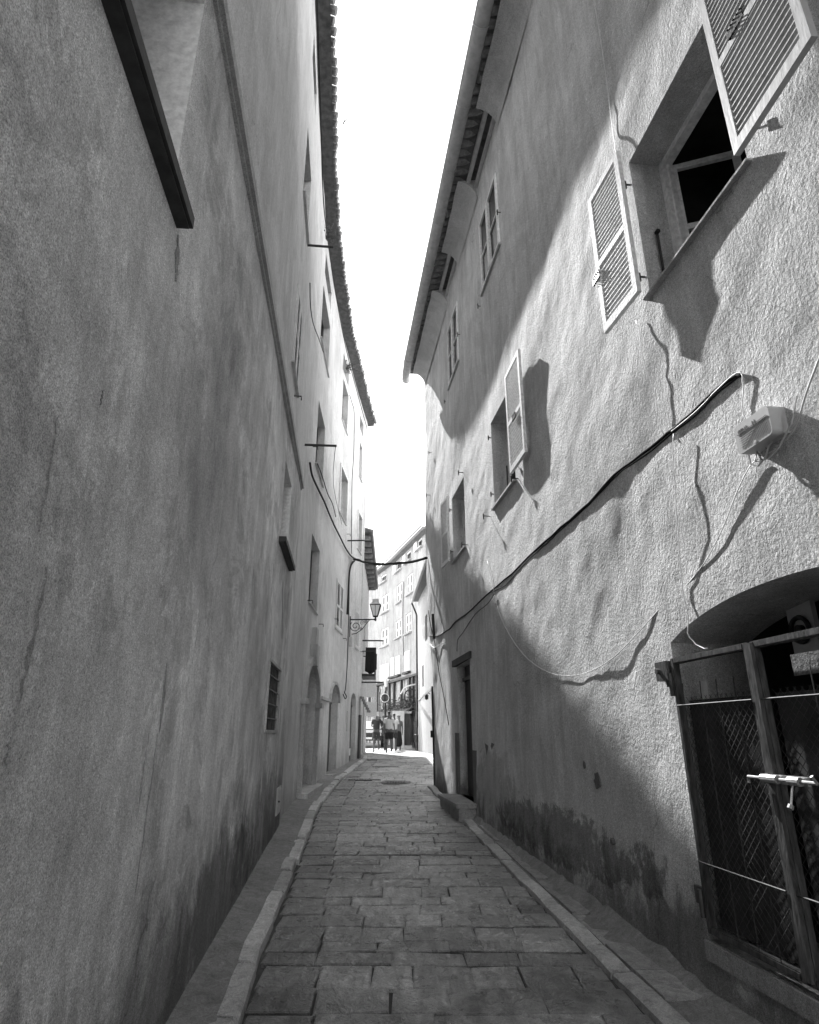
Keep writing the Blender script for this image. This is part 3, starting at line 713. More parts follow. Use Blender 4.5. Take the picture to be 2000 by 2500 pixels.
# closing-bar plate on the leaf (the small row of studs)
def studs(w, y, z, o_):
    mb = MB(); FR.box(mb, y - .04, y + .09, z - .03, z + .03, o_, o_ + .012)
    for i in range(5): FR.tube(mb, [(y - .03 + i * .027, z + .035, o_), (y - .03 + i * .027, z + .035, o_ + .018)], .006, 5); FR.tube(mb, [(y - .03 + i * .027, z - .035, o_), (y - .03 + i * .027, z - .035, o_ + .018)], .006, 5)
    mb.build('shutter_bar', M['iron'], w)
studs(wa, A_[1] + .5, A_[2] + .6, .115)
studs(wa, A_[0] - .3, A_[2] + .68, .13)
# window B: near leaf half folded
wb = openwin(B_, .24, 0, 0)
mb = MB(); FR.box(mb, B_[0] + .06, B_[1] - .06, B_[2] + .06, B_[3] - .06, -.27, -.255); mb.build('pane', M['glass'], wb)
sill(FR, wb, B_[0] - .02, B_[1] + .03, B_[2], .03, .05, 'stone_trim', .22)
hinge_leaf(wb, B_[0] - .03, B_[2] + .06, B_[3] - B_[2] + .06, .64, .5, .05, 'paint_white', -1)
mb = MB(); FR.tube(mb, [(B_[1] - .35, B_[2] + .1, -.1), (B_[1] - .35, B_[2] + .5, -.1)], .009, 6); mb.build('shutter_catch', M['iron'], wb)
for zz in (B_[2] + .22, B_[3] - .22): hardware(wb, B_[0] - .02, zz, 1); hardware(wb, B_[1] + .02, zz, 1)
studs(wb, B_[0] - .42, B_[2] + .66, .10)
stay(FR, wb, B_[0] - .1, B_[2] - .03, .09); stay(FR, wb, 8.42, 4.45, .10)
# window E: thin far leaf ajar
we = openwin(E_, .22, 0, 0)
mb = MB(); FR.box(mb, E_[0] + .06, E_[1] - .06, E_[2] + .06, E_[3] - .06, -.25, -.235); mb.build('pane', M['glass'], we)
sill(FR, we, E_[0] - .02, E_[1] + .03, E_[2], .03, .045, 'stone_trim', .2)
hinge_leaf(we, E_[1] + .04, E_[2] + .04, E_[3] - E_[2] + .04, .54, 5, .05, 'paint_white', 1)
for zz in (E_[2] + .22, E_[3] - .22): hardware(we, E_[1] + .02, zz, 1)
stay(FR, we, 9.9, 4.46, .11); stay(FR, we, 10.1, 5.86, .09)
for (yy, zz, L_) in ((13.82, 6.88, .09), (13.6, 7.9, .05), (11.5, 8.1, .05), (8.4, 8.1, .05), (7.05, 8.7, .05), (10.0, 8.7, .05)): stay(FR, rh, yy, zz, L_)
# upper closed windows, white frames flush with the wall
for (a, b, z0, z1) in (C_, Dd):
    w = casement(FR, rh, a + .02, b - .02, z0 + .02, z1 - .02, .03, 'paint_white', (.48,), True, 'glass', .055)
    sill(FR, w, a - .02, b + .02, z0, .03, .035, 'stone_trim', .02)
# street door with step
mb = MB(); y0, y1, z0, z1 = DR; dp = .2
FR.box(mb, y0, y1, z0, z1, -dp - .06, -dp); d = mb.build('door', M['dark_wood'], rh)
mb = MB(); FR.box(mb, y0 + .55, y0 + .66, z0, z1 - .25, -dp + .001, -dp + .04); FR.box(mb, y0, y1, z1 - .26, z1 - .2, -dp + .001, -dp + .05); FR.box(mb, y0 + .06, y0 + .5, z0 + .3, z0 + .62, -dp + .001, -dp + .02); FR.box(mb, y0 + .06, y0 + .5, z0 + .8, z1 - .35, -dp + .001, -dp + .02); mb.build('door_panel', M['paint_grey'], d)
mb = MB(); FR.box(mb, y0 - .03, y0 + .10, z0 + .95, z0 + 1.06, -dp + .0, -.05); mb.build('lock', M['iron'], d)
mb = MB(); FR.box(mb, y0 - .14, y1 + .1, z1 + .002, z1 + .11, -.14, .015); mb.build('lintel', M['dark_wood'], rh)
mb = MB()
FR.box(mb, 9.95, 11.55, g(10.5) - .1, .46, -.2, .26); FR.box(mb, 9.92, 11.58, .462, .52, -.2, .30); mb.build('door_step', M['stain'], rh)
mb = MB(); FR.box(mb, 9.85, 10.12, .3, 1.25, -.1, -.004); FR.box(mb, 11.44, 11.6, .5, 1.5, -.16, -.03); mb.build('stone_quoin', M['patch'], rh)
# bare patches where the plaster fell
def blob(face, parent, pts, o_, name, mat):
    mb = MB(); n = len(pts); c = np.mean(np.array(pts), axis=0)
    V = [face.P(c[0], c[1], o_)] + [face.P(a, b, o_) for a, b in pts] + [face.P(a, b, o_ - .03) for a, b in pts]
    F = [(0, 1 + i, 1 + (i + 1) % n) for i in range(n)] + [(1 + i, n + 1 + i, n + 1 + (i + 1) % n, 1 + (i + 1) % n) for i in range(n)]
    mb.add(V, F); return mb.build(name, M[mat], parent)
def ragged(y, z, ry, rz, seed, n=14):
    q = random.Random(seed); return [(y + ry * math.cos(2 * math.pi * i / n) * q.uniform(.6, 1.1), z + rz * math.sin(2 * math.pi * i / n) * q.uniform(.6, 1.1)) for i in range(n)]
blob(FR, rh, [(9.35, 1.62), (9.22, 1.56), (9.05, 1.40), (8.75, 1.36), (8.95, 1.25), (9.05, 1.12), (9.18, 1.2), (9.28, 1.4)], .006, 'bare_patch', 'patch')
blob(FR, rh, ragged(5.47, 1.13, .06, .075, 2), .012, 'bare_patch', 'patch'); blob(FR, rh, ragged(5.72, 1.24, .018, .035, 3), .012, 'bare_patch', 'patch')
blob(FR, rh, ragged(5.28, .72, .03, .025, 4), .022, 'bare_patch', 'patch')
# eave: coved plaster with gaps, soffit, tile ends, gutter
def cove(ya, yb):
    mb = MB(); n = 7; q = random.Random(int(ya * 10)); ys = list(np.arange(ya, yb, .3)) + [yb]
    prof = lambda y, e: [(.33 * (1 - math.cos(a)) * e, 10.28 + .36 * math.sin(a)) for a in [math.pi / 2 * i / n for i in range(n + 1)]]
    rows = []
    for y in ys:
        e = 1.0 + q.uniform(-.03, .03); rows.append([FR.P(y, z, o_ + .004) for o_, z in prof(y, e)] + [FR.P(y, 10.72, -.02)])
    V = [p for r in rows for p in r]; m = n + 2; F = []
    for i in range(len(rows) - 1):
        for k in range(m - 1): F.append((i * m + k, i * m + k + 1, (i + 1) * m + k + 1, (i + 1) * m + k))
    F += [tuple(range(m)), tuple((len(rows) - 1) * m + k for k in range(m))[::-1]]
    mb.add(V, F); return mb.build('cove', M['cove'], rh)
cove(-8, 6.95); cove(8.3, 10.0); cove(11.15, 14.45)
mb = MB(); n = 40; ys = np.linspace(-14, 14.62, n)
for a, b in zip(ys, ys[1:]):
    Q = lambda y, z, o_: FR.P(min(y, 14.5), z, o_) + Vector((0, max(0, y - 14.5), 0))
    mb.hexa([Q(a, HR, .46), Q(b, HR, .46), Q(b, HR + .02, -.3), Q(a, HR + .02, -.3), Q(a, HR + .05, .46), Q(b, HR + .05, .46), Q(b, HR + 2.4, -6), Q(a, HR + 2.4, -6)])
roof = mb.build('roof', M['soffit'], rh)
for (a, b) in ((6.8, 8.45), (9.9, 11.25)):
    for (z0, z1, o0, o1) in ((10.52, 10.58, 0, .05), (10.62, 10.70, .12, .18)):
        mb = MB(); FR.box(mb, a, b, z0, z1, o0, o1); mb.build('eave_board', M['gutter'], roof)
mb = MB(); y = -3; rr = random.Random(9)
while y < 14.6:
    yy = min(y, 14.5); e = .44 + rr.uniform(-.05, .05)
    mb.tube([FR.P(yy, HR + .01 + rr.uniform(-.015, .015), e), FR.P(yy, HR + .3, -.5)], [.085, .075], 8); y += rr.uniform(.17, .2)
mb.build('eave_tile', M['tile'], roof)
mb = MB(); rows = []; m = 9
for y in list(np.arange(-4, 14.9, .6)) + [14.9]:
    c = FR.P(min(y, 14.5), HR + .02 - .004 * y, .51) + Vector((0, max(0, y - 14.5), 0)); n_ = FR.n(min(y, 14))
    rows.append([c + n_ * (math.cos(a) * .105) + Vector((0, 0, -math.sin(a) * .105)) for a in [math.pi * k / (m - 1) for k in range(m)]])
V = [p for r in rows for p in r]; F = [(i * m + k, i * m + k + 1, (i + 1) * m + k + 1, (i + 1) * m + k) for i in range(len(rows) - 1) for k in range(m - 1)]
mb.add(V, F + [tuple(range(m)), tuple((len(rows) - 1) * m + k for k in range(m))[::-1]])
for y in np.arange(1.2, 14.9, 1.15):
    c = FR.P(min(y, 14.5), HR + .02 - .004 * y, .51) + Vector((0, max(0, y - 14.5), 0)); n_ = FR.n(min(y, 14)); L_ = [c + n_ * (math.cos(a) * .115) + Vector((0, 0, -math.sin(a) * .115)) for a in [math.pi * k / 10 for k in range(11)]]
    mb.tube(L_, .009, 5)
rim = [FR.P(min(y, 14.5), HR + .025 - .004 * y, .615) + Vector((0, max(0, y - 14.5), 0)) for y in np.arange(-4, 15, .9)]
mb.tube(rim, .012, 6)
mb.build('gutter', M['gutter'], roof, True)
# cellar gate ------------------------------------------------------------
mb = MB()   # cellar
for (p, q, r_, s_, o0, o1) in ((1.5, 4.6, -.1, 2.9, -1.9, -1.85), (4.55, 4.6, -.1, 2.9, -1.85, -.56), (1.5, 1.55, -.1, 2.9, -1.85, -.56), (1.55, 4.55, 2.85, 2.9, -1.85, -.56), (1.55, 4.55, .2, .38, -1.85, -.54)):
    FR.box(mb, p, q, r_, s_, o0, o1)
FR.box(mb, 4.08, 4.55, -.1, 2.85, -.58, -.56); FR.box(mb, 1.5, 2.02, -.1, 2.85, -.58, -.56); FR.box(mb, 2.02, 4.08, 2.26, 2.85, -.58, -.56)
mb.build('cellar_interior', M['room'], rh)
def gate_leaf(y0, y1, z0, z1, hs, rods, lab=None):
    mb = MB(); f = .036
    for (p, q, r_, s_) in ((y0, y0 + f, z0, z1), (y1 - f, y1, z0, z1), (y0 + f, y1 - f, z1 - f, z1), (y0 + f, y1 - f, z0, z0 + f)): FR.box(mb, p, q, r_, s_, -.005, .03); FR.box(mb, p + .006, q - .006, r_ + .006, s_ - .006, .03, .036)
    lf = mb.build('gate_leaf', M['rust'], rh)
    mb = MB()
    for h_ in hs: FR.tube(mb, [(y0 + f * .7, h_, .042), (y1 - f * .7, h_, .042)], .0048, 6)
    for yy in rods:
        FR.tube(mb, [(yy, z0 + .02, .028), (yy, z1 - .22, .028), (yy + .006, z1 - .16, .02)], .0032, 5)
    mb.build('bars', M['rod'], lf)
    mb = MB()
    a, b, c, d_ = y0 + f, y1 - f, z0 + f, z1 - .24; pt = .05; k = int((b - a + d_ - c) / pt)
    for i in range(1, k):
        s_ = i * pt
        for sg in (1, -1):
            # line z = c + s - t or mirrored
            t0 = max(0, s_ - (d_ - c)); t1 = min(b - a, s_)
            if t1 <= t0: continue
            Y = (lambda t: a + t) if sg == 1 else (lambda t: b - t)
            p0 = (Y(t0), c + s_ - t0, -.012 if sg == 1 else -.009); p1 = (Y(t1), c + s_ - t1, p0[2])
            FR.tube(mb, [p0, p1], .0016, 3)
    mb.build('wire_mesh', M['rust'], lf)
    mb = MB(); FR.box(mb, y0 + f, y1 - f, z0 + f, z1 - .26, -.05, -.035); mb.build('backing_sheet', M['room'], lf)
    return lf
l1 = gate_leaf(3.30, 4.07, .44, 1.95, (1.66, .80), (3.47, 3.63, 3.79, 3.98))
l2 = gate_leaf(2.06, 3.28, .44, 1.95, (1.66, .80), (2.35, 2.62, 2.9))
mb = MB(); FR.box(mb, 3.25, 3.29, .46, 1.94, .037, .052); mb.build('cover_strip', M['rust'], l2)
mb = MB(); zb = 1.29
FR.tube(mb, [(3.42, zb - .03, .07), (3.42, zb, .07), (2.95, zb, .07), (2.95, zb + .03, .09)], .008, 8); FR.tube(mb, [(3.31, zb, .07), (3.20, zb, .07)], .02, 10); FR.tube(mb, [(3.12, zb, .07), (3.05, zb, .07)], .02, 10)
FR.box(mb, 3.03, 3.33, zb - .02, zb + .02, .036, .052); FR.tube(mb, [(3.10, zb, .07), (3.10, zb - .10, .10)], .005, 6); FR.tube(mb, [(3.10, zb - .10, .10), (3.10, zb - .115, .11)], .014, 8)
mb.build('bolt', M['chrome'], l2)
for zz in (1.83, .62):
    mb = MB(); FR.box(mb, 4.06, 4.16, zz - .05, zz + .04, .0, .03); FR.tube(mb, [(4.09, zz - .11, .035), (4.09, zz + .03, .035)], .016, 8)
    if zz > 1: FR.box(mb, 4.10, 4.24, 1.82, 1.94, -.01, .05); FR.tube(mb, [(4.19, 1.88, .05), (4.19, 1.88, .075)], .018, 8)
    mb.build('hinge', M['rust'], l1)
mb = MB(); FR.box(mb, 2.0, 4.12, .30, .395, -.3, .035); mb.build('threshold', M['stain'], rh)
mb = MB(); FR.box(mb, 3.42, 3.62, 1.93, 2.22, -.52, -.49); vf = mb.build('vent_fan', M['plastic'], rh)
mb = MB(); mb.tube([FR.P(3.52 + .07 * math.cos(a), 2.06 + .07 * math.sin(a), -.475) for a in [2 * math.pi * i / 20 for i in range(21)]], .014, 6); FR.tube(mb, [(3.52, 2.06, -.49), (3.52, 2.06, -.46)], .028, 12); mb.build('fan_ring', M['iron'], vf)
mb = MB(); FR.box(mb, 2.72, 3.08, 1.76, 1.86, -.034, -.03); mb.build('paper_notice', M['patch'], l2)  # notice given the dark render colour in place of shade
mb = MB(); FR.box(mb, 3.9, 3.97, 1.70, 1.80, -.09, -.08); mb.build('paper_notice', M['paint_dim'], l1)

# ================================================================== CABLES AND BOXES ON THE RIGHT HOUSE
def cable(name, label, face_pts, r, mat, n=6, sub=3, cat='cable', group=None, wob=0, seed=1):
    """face_pts: list of world points; smoothed by Catmull-Rom"""
    P = [Vector(p) for p in face_pts]; q = random.Random(seed); out = []
    for i in range(len(P) - 1):
        p0, p1, p2, p3 = P[max(i - 1, 0)], P[i], P[i + 1], P[min(i + 2, len(P) - 1)]
        for k in range(sub):
            t = k / sub; out.append(.5 * ((2 * p1) + (-p0 + p2) * t + (2 * p0 - 5 * p1 + 4 * p2 - p3) * t * t + (-p0 + 3 * p1 - 3 * p2 + p3) * t ** 3))
    out.append(P[-1])
    if wob: out = [o + Vector((q.uniform(-wob, wob) * .4, q.uniform(-wob, wob), q.uniform(-wob, wob))) for o in out]
    mb = MB(); mb.tube(out, r, n); o = mb.build(name, M[mat], None, True)
    tag(o, label, cat, group); return o
def RP(pts, o_=.03):
    out = []
    for px, py in pts:
        q = FR.at(px, py, o_); q = FR.at(px, py, o_ + FR.rel(q[0], q[1])); out.append(FR.P(*q))
    return out
def LPt(pts, o_=.0): return [FL.P(*FL.at(px, py, o_)) for px, py in pts]
main = [(1046, 1553), (1070, 1552), (1098, 1535), (1112, 1518), (1150, 1490), (1200, 1442), (1250, 1400), (1310, 1341), (1370, 1288), (1440, 1226), (1500, 1160), (1570, 1108), (1630, 1058), (1690, 1010), (1750, 948), (1800, 915), (1811, 917)]
cable('cable_bundle', 'thick black cable bundle climbing across the sunlit right wall to the grey box', RP(main, .004), .012, 'cable_black', 6, 3, 'cable', None, .006, 1)
cable('cable', 'thin black cable sagging just below the cable bundle on the right wall', RP([(1200, 1446), (1235, 1428), (1270, 1388), (1310, 1348), (1345, 1318), (1370, 1294), (1440, 1232), (1500, 1166), (1570, 1116), (1640, 1060), (1700, 1012), (1760, 952), (1806, 920)], .003), .006, 'cable_black', 5, 3, 'cable', None, .005, 2)
cable('cable', 'white wire clipped on top of the black cable bundle on the right wall', RP([(1640, 1052), (1700, 1004), (1760, 943), (1800, 911), (1812, 918), (1815, 960), (1813, 1000), (1826, 1040)], .012), .004, 'cable_white', 5, 3, 'cable', None, .003, 3)
cable('cable', 'white wire hanging in a long loop across the shadow on the right wall', RP([(1190, 1370), (1200, 1410), (1207, 1450), (1222, 1505), (1250, 1560), (1290, 1610), (1340, 1642), (1390, 1650), (1440, 1640), (1500, 1604), (1570, 1532), (1640, 1455), (1670, 1436), (1720, 1375), (1765, 1290), (1800, 1200), (1830, 1140), (1850, 1122)], .012), .0035, 'cable_white', 5, 3)
cable('cable', 'white wire dropping from the cable bundle into the arched gate', RP([(1645, 1060), (1643, 1110), (1650, 1200), (1655, 1300), (1665, 1420), (1672, 1470), (1682, 1510), (1679, 1545), (1700, 1575), (1728, 1584)], .03), .0035, 'cable_white', 5, 3, 'cable', None, .006, 7)
cable('cable', 'pale wire running straight up beside the far leaf of the big shuttered window', RP([(1440, -60), (1470, 120), (1490, 270), (1500, 350), (1506, 400)], .015), .003, 'cable_white', 5, 3)
cable('cable', 'pale wire wriggling down from the big shuttered window to the cable bundle', RP([(1553, 780), (1563, 830), (1577, 900), (1600, 960), (1605, 1020), (1620, 1062)], .022), .003, 'cable_white', 5, 3, 'cable', None, .006, 8)
cable('cable', 'black wire branching down to the door from the cable bundle', RP([(1207, 1450), (1190, 1475), (1160, 1500), (1130, 1545), (1118, 1562), (1116, 1590)], .02), .005, 'cable_black', 5, 3)
cable('cable', 'black wire slanting down the sunlit far end of the right wall', RP([(1046, 1490), (1052, 1530), (1060, 1560), (1072, 1640), (1085, 1705), (1096, 1770)], .02), .009, 'cable_black', 5, 3)
cable('cable', 'short white wire crossing the sunlit far end of the right wall', [FR.P(y, z, FR.rel(y, z) + .015) for y, z in ((14.4, 3.42), (13.9, 3.28), (13.2, 3.26), (12.3, 3.2))], .007, 'cable_white', 5, 3)
mb = MB(); FR.tube(mb, [FR.at(1057, 1500, .06), FR.at(1060, 1560, .06)], .03, 6)
tag(mb.build('insulator', M['iron'], None), 'dark cable joint sleeve at the far end of the right wall', 'insulator')
# junction box
jb = thing('junction_box', 'grey ribbed plastic junction box on the right wall beside the cable bundle', 'junction box', FR.P(2.87, 2.85))
jz0, jz1, jy0, jy1 = 2.88, 3.04, 2.72, 2.985
mb = MB(); FR.box(mb, jy0 + .01, jy1 - .01, jz0 + .01, jz1 - .005, .0, .045)
bx = mb.build('back_box', M['plastic'], jb)
def rrect(y0, y1, z0, z1, r, o_, k=5):
    pts = []
    for (cy, cz, a0) in ((y1 - r, z1 - r, 0), (y0 + r, z1 - r, 90), (y0 + r, z0 + r, 180), (y1 - r, z0 + r, 270)):
        for i in range(k): a = R(a0 + 90 * i / (k - 1)); pts.append(FR.P(cy + r * math.cos(a), cz + r * math.sin(a), o_))
    return pts
mb = MB(); mb.prism(rrect(jy0, jy1, jz0, jz1, .025, .046), FR.n(2.85) * .06); lid = mb.build('lid', M['plastic'], jb)
mb = MB(); nn = FR.n(2.85)
def line(y0, z0, y1, z1, w, o_=.108):
    a = FR.P(y0, z0, o_); b = FR.P(y1, z1, o_); mb.tube([a, b], w, 4)
yA, yB, zA_, zB = jy1 - .02, jy0 + .02, jz0 + .02, jz1 - .02
Wb, Hb = yA - yB, zB - zA_
Q = lambda a_, b_: (yA - a_ * Wb, zA_ + b_ * Hb)
line(*Q(0, .74), *Q(1, .74), .0018)
for i in range(9):
    a0 = .1 + i * .1; t = min(.66, (1 - a0) / .75); line(*Q(a0, .02), *Q(a0 + t * .75, .02 + t), .0007)
for i in range(6):
    b_ = .10 + i * .10; line(*Q(.02, b_), *Q(.06 + b_ * .95, b_), .0006)
mb.build('ribs', M['ink'], lid)
mb = MB(); FR.tube(mb, [((yA + yB) / 2 - .01, jz0 + .012, .10), ((yA + yB) / 2 - .01, jz0 + .012, .115)], .009, 10); mb.build('screw', M['cable_white'], lid)
def text_on(face, s_, y, z, size, o_, parent, mat, name='lettering'):
    c = bpy.data.curves.new(name, 'FONT'); c.body = s_; c.size = size; c.extrude = .0006
    o = bpy.data.objects.new(name, c); COL.objects.link(o)
    dg = bpy.context.evaluated_depsgraph_get(); me = bpy.data.meshes.new_from_object(o.evaluated_get(dg))
    bpy.data.objects.remove(o)
    t = face.t(y) * (-1 if face.s < 0 else 1); n_ = face.n(y); P0 = face.P(y, z, o_); org = Vector(ORG[parent.name])
    for v in me.vertices: q = P0 + t * v.co.x + Vector((0, 0, v.co.y)) + n_ * v.co.z; v.co = q - org
    me.materials.append(mat); me.name = name
    o = bpy.data.objects.new(name, me); COL.objects.link(o); o.parent = parent; ORG[o.name] = tuple(org); return o
text_on(FR, 'GENA    N', yA - .005, zB - .029, .03, .107, lid, M['ink'])
q = [(2.985, 2.89), (2.98, 2.83), (2.93, 2.80), (2.87, 2.82), (2.84, 2.86), (2.80, 2.88)]
mb = MB(); FR.tube(mb, [(a, b, .05) for a, b in q], .005, 5); FR.tube(mb, [(2.93, 2.88, .04), (2.90, 2.82, .05), (2.84, 2.80, .06), (2.76, 2.82, .06), (2.66, 2.90, .05), (2.60, 3.02, .04)], .005, 5)
FR.tube(mb, [(2.88, 2.88, .03), (2.86, 2.84, .04), (2.80, 2.83, .05)], .004, 5); FR.tube(mb, [(2.95, 2.88, .03), (2.96, 2.84, .04), (2.92, 2.82, .04), (2.91, 2.87, .04)], .004, 5); mb.build('wires', M['plastic'], jb)
cable('cable', 'pale conduit leading from the grey junction box to the right edge', RP([(2040, 800), (2012, 845), (1990, 900), (1966, 965), (1945, 1035), (1922, 1070), (1890, 1092)], .04), .005, 'plastic', 8, 3)

# ================================================================== CABLES ETC ON THE LEFT HOUSES
cable('cable', 'long black cable running under the tiled eave of the tall left house', LPt([(656, -60), (668, 120), (680, 300), (690, 480), (700, 560)], .0) if False else [FL.P(y, z, .02) for y, z in ((4.9, 12.45), (6.6, 12.3), (8.2, 12.2), (9.8, 12.0), (11.2, 12.25), (13.4, 12.4), (16, 12.45), (18.5, 12.4), (21, 12.3))], .012, 'cable_black')
def L3(lst, o_=.02): return [FL.P(*FL.at(px, py, o_)) for px, py in lst]
cable('cable', 'black cable curving down between the windows of the tall left house', L3([(757, 690), (758, 745), (765, 790), (778, 825), (790, 860)]), .009, 'cable_black')
cable('cable', 'black cable dropping beside the white framed windows of the tall left house', L3([(854, 965), (860, 985), (865, 1010), (864, 1100), (860, 1170), (859, 1240), (858, 1300), (859, 1352)]), .012, 'cable_black')
cable('cable', 'sagging black cable on the tall left house leading to the street crossing', L3([(757, 1130), (762, 1160), (775, 1190), (792, 1225), (800, 1245), (815, 1280), (830, 1310), (845, 1340), (858, 1358), (868, 1364)]), .022, 'cable_black')
cable('cable', 'thinner black cable above the sagging one on the tall left house', L3([(775, 1132), (786, 1160), (800, 1205), (812, 1230), (820, 1262)]), .012, 'cable_black')
cable('cable', 'black cable descending past the lamp bracket to a tied coil', L3([(853, 1395), (852, 1480), (850, 1560), (848, 1620), (844, 1680), (841, 1690), (846, 1700), (843, 1706), (838, 1695)]), .014, 'cable_black')
cable('cable', 'second black cable beside the lamp bracket, bent over towards the street', L3([(848, 1500), (851, 1440), (853, 1400), (858, 1378), (866, 1369)]), .030, 'cable_black')
a0 = FL.P(*FL.at(864, 1365, .04)); a1 = FR.P(14.3, 5.45, .03)
mid = [a0.lerp(a1, t) - Vector((0, 0, .16 * 4 * t * (1 - t))) for t in (0, .15, .3, .5, .7, .85, 1)]
cable('overhead_cable', 'thick twisted cable strung across the alley between the two houses', mid, .032, 'cable_black', 6, 3, 'cable', None, .012, 4)
cable('overhead_cable', 'thinner cable twisted round the thick one across the alley', [p + Vector((0, 0, .03 * math.sin(i * 2.1))) for i, p in enumerate(mid)], .018, 'cable_black', 5, 3, 'cable', None, .02, 5)
# clothes rods
def rod(p0, L_, label, r=.022):
    y, z, _ = FL.at(*p0); mb = MB(); a = FL.P(y, z, -.05); n_ = FL.n(y); b = a + n_ * (L_ + .05)
    mb.tube([a, b], r, 6); o = mb.build('clothes_rod', M['iron'], None); tag(o, label, 'rod', 'iron rods on the left house')
rod((751, 1086), .52, 'iron rod sticking out over the alley beside the middle windows')
rod((758, 599), .38, 'topmost iron rod sticking out from the tall left house')
rod((852, 1320), .48, 'iron rod sticking out just above the overhead cable')
cable('cable', 'thin string hanging from the tip of the middle iron rod', [FL.P(*FL.at(751, 1086, 0)) + FL.n(11) * .5, FL.P(14.5, 7.4, .03), FL.P(16.4, 7.0, .02)], .006, 'cable_black')
# wall lamp
yl = 18.76; wl = thing('wall_lamp', 'glass lantern on a scrolled iron bracket on the tall left house', 'lamp', FL.P(yl, 4.4))
n_ = FL.n(yl); P0 = FL.P(yl, 4.74, -.06); T = P0 + n_ * .80
mb = MB(); mb.tube([P0, T + n_ * .03], .02, 8); mb.lathe(T + Vector((0, 0, -.05)), [(.01, 0), (.035, .02), (.035, .07), (.02, .10), (.03, .12)], 10)
mb.tube([FL.P(yl, 4.84, -.03), FL.P(yl, 4.2, -.03)], .02, 6)
mb.build('bracket', M['iron'], wl)
def spiral(c, r0, turns, ax, n=26, start=0):
    ax = Vector(ax).normalized(); up = Vector((0, 0, 1)); return [Vector(c) + (ax * math.cos(start + a) + up * math.sin(start + a)) * (r0 * (1 - .8 * i / n)) for i in range(n + 1) for a in [2 * math.pi * turns * i / n]]
mb = MB(); mb.tube([P0 + n_ * .09 + Vector((0, 0, -.44)), P0 + n_ * .22 + Vector((0, 0, -.42)), P0 + n_ * .4 + Vector((0, 0, -.30)), P0 + n_ * .52 + Vector((0, 0, -.14)), P0 + n_ * .62 + Vector((0, 0, -.02))], .012, 6)
mb.tube(spiral(P0 + n_ * .2 + Vector((0, 0, -.2)), .17, 1.6, n_, 26, 2.4), .011, 5); mb.tube(spiral(P0 + n_ * .40 + Vector((0, 0, -.10)), .07, 1.5, n_, 18), .008, 5); mb.tube(spiral(P0 + n_ * .52 + Vector((0, 0, -.07)), .045, 1.4, n_, 14), .008, 5); mb.tube(spiral(P0 + n_ * .36 + Vector((0, 0, -.28)), .04, 1.4, n_, 14), .008, 5)
mb.build('scroll', M['iron'], wl)
mb = MB(); cen = T + Vector((0, 0, .09)); up = Vector((0, 0, 1))
lo, hi, hh = .065, .155, .34
cor = [(1, 1), (-1, 1), (-1, -1), (1, -1)]
for (a, b) in cor: mb.tube([cen + Vector((a * lo, b * lo, 0)), cen + Vector((a * hi, b * hi, hh))], .012, 5)
for z, w_ in ((0, lo), (hh, hi)):
    for i in range(4):
        a, b = cor[i], cor[(i + 1) % 4]; mb.tube([cen + Vector((a[0] * w_, a[1] * w_, z)), cen + Vector((b[0] * w_, b[1] * w_, z))], .014, 5)
for i in range(4):
    a, b = cor[i], cor[(i + 1) % 4]; mb.tube([cen + Vector(((a[0] + b[0]) / 2 * lo, (a[1] + b[1]) / 2 * lo, 0)), cen + Vector(((a[0] + b[0]) / 2 * hi, (a[1] + b[1]) / 2 * hi, hh))], .007, 5)
mb.build('lantern_cage', M['iron'], wl)
mb = MB(); mb.lathe(cen + Vector((0, 0, hh)), [(hi * 1.38, .0), (hi * 1.42, .015), (hi * 1.0, .07), (hi * .85, .09), (hi * .85, .17), (hi * .6, .19)], 4, R(45)); mb.build('lantern_roof', M['gutter'], wl)
mb = MB(); mb.add([cen + Vector((a * (lo - .006), b * (lo - .006), .01)) for a, b in cor] + [cen + Vector((a * (hi - .008), b * (hi - .008), hh - .01)) for a, b in cor], [(0, 1, 5, 4), (1, 2, 6, 5), (2, 3, 7, 6), (3, 0, 4, 7)]); mb.build('pane', M['lampglass'], wl)
mb = MB(); FL.box(mb, yl - .1, yl + .1, 3.95, 4.2, -.05, .06); mb.build('fuse_box', M['plastic'], wl)
# weeds on the walls
def weed(P, label, n=26, L_=.35, seed=1, down=False):
    q = random.Random(seed); mb = MB()
    for i in range(n):
        a = q.uniform(0, 6.28); e = q.uniform(.2, 1.2); l = L_ * q.uniform(.4, 1)
        d = Vector((abs(math.cos(a)) * math.cos(e), math.sin(a) * math.cos(e), math.sin(e) - (.5 if down else 0)))
        pts = [Vector(P), Vector(P) + d * l * .5, Vector(P) + d * l + Vector((0, 0, -l * .25))]
        mb.tube(pts, [.006, .005, .002], 4)
        for k in range(4 if n > 12 else 0):
            c = pts[1].lerp(pts[2], k / 4); w_ = Vector((q.uniform(-1, 1), q.uniform(-1, 1), q.uniform(-1, 1))).normalized() * .045; v_ = Vector((q.uniform(-1, 1), q.uniform(-1, 1), q.uniform(-1, 1))).normalized() * .02
            mb.add([c, c + w_ * .5 + v_, c + w_, c + w_ * .5 - v_], [(0, 1, 2, 3)])
    tag(mb.build('weed', M['plant'], None), label, 'plant', 'weeds growing on the eaves')
weed(FL.P(10.6, 11.6, .05), 'straggly weed growing from the upper window of the tall left house', 34, .5, 1)
weed(FL.P(15.9, 11.7, .05), 'small bushy weed below the eave of the tall left house, further along', 30, .45, 2)
weed(FL.P(8.9, 12.9, .4), 'thin grass tuft on the edge of the left eave', 7, .4, 3)
weed(FR.P(11.9, HR + .08, .58), 'thin pale weed growing in the gutter of the right house', 8, .4, 4)

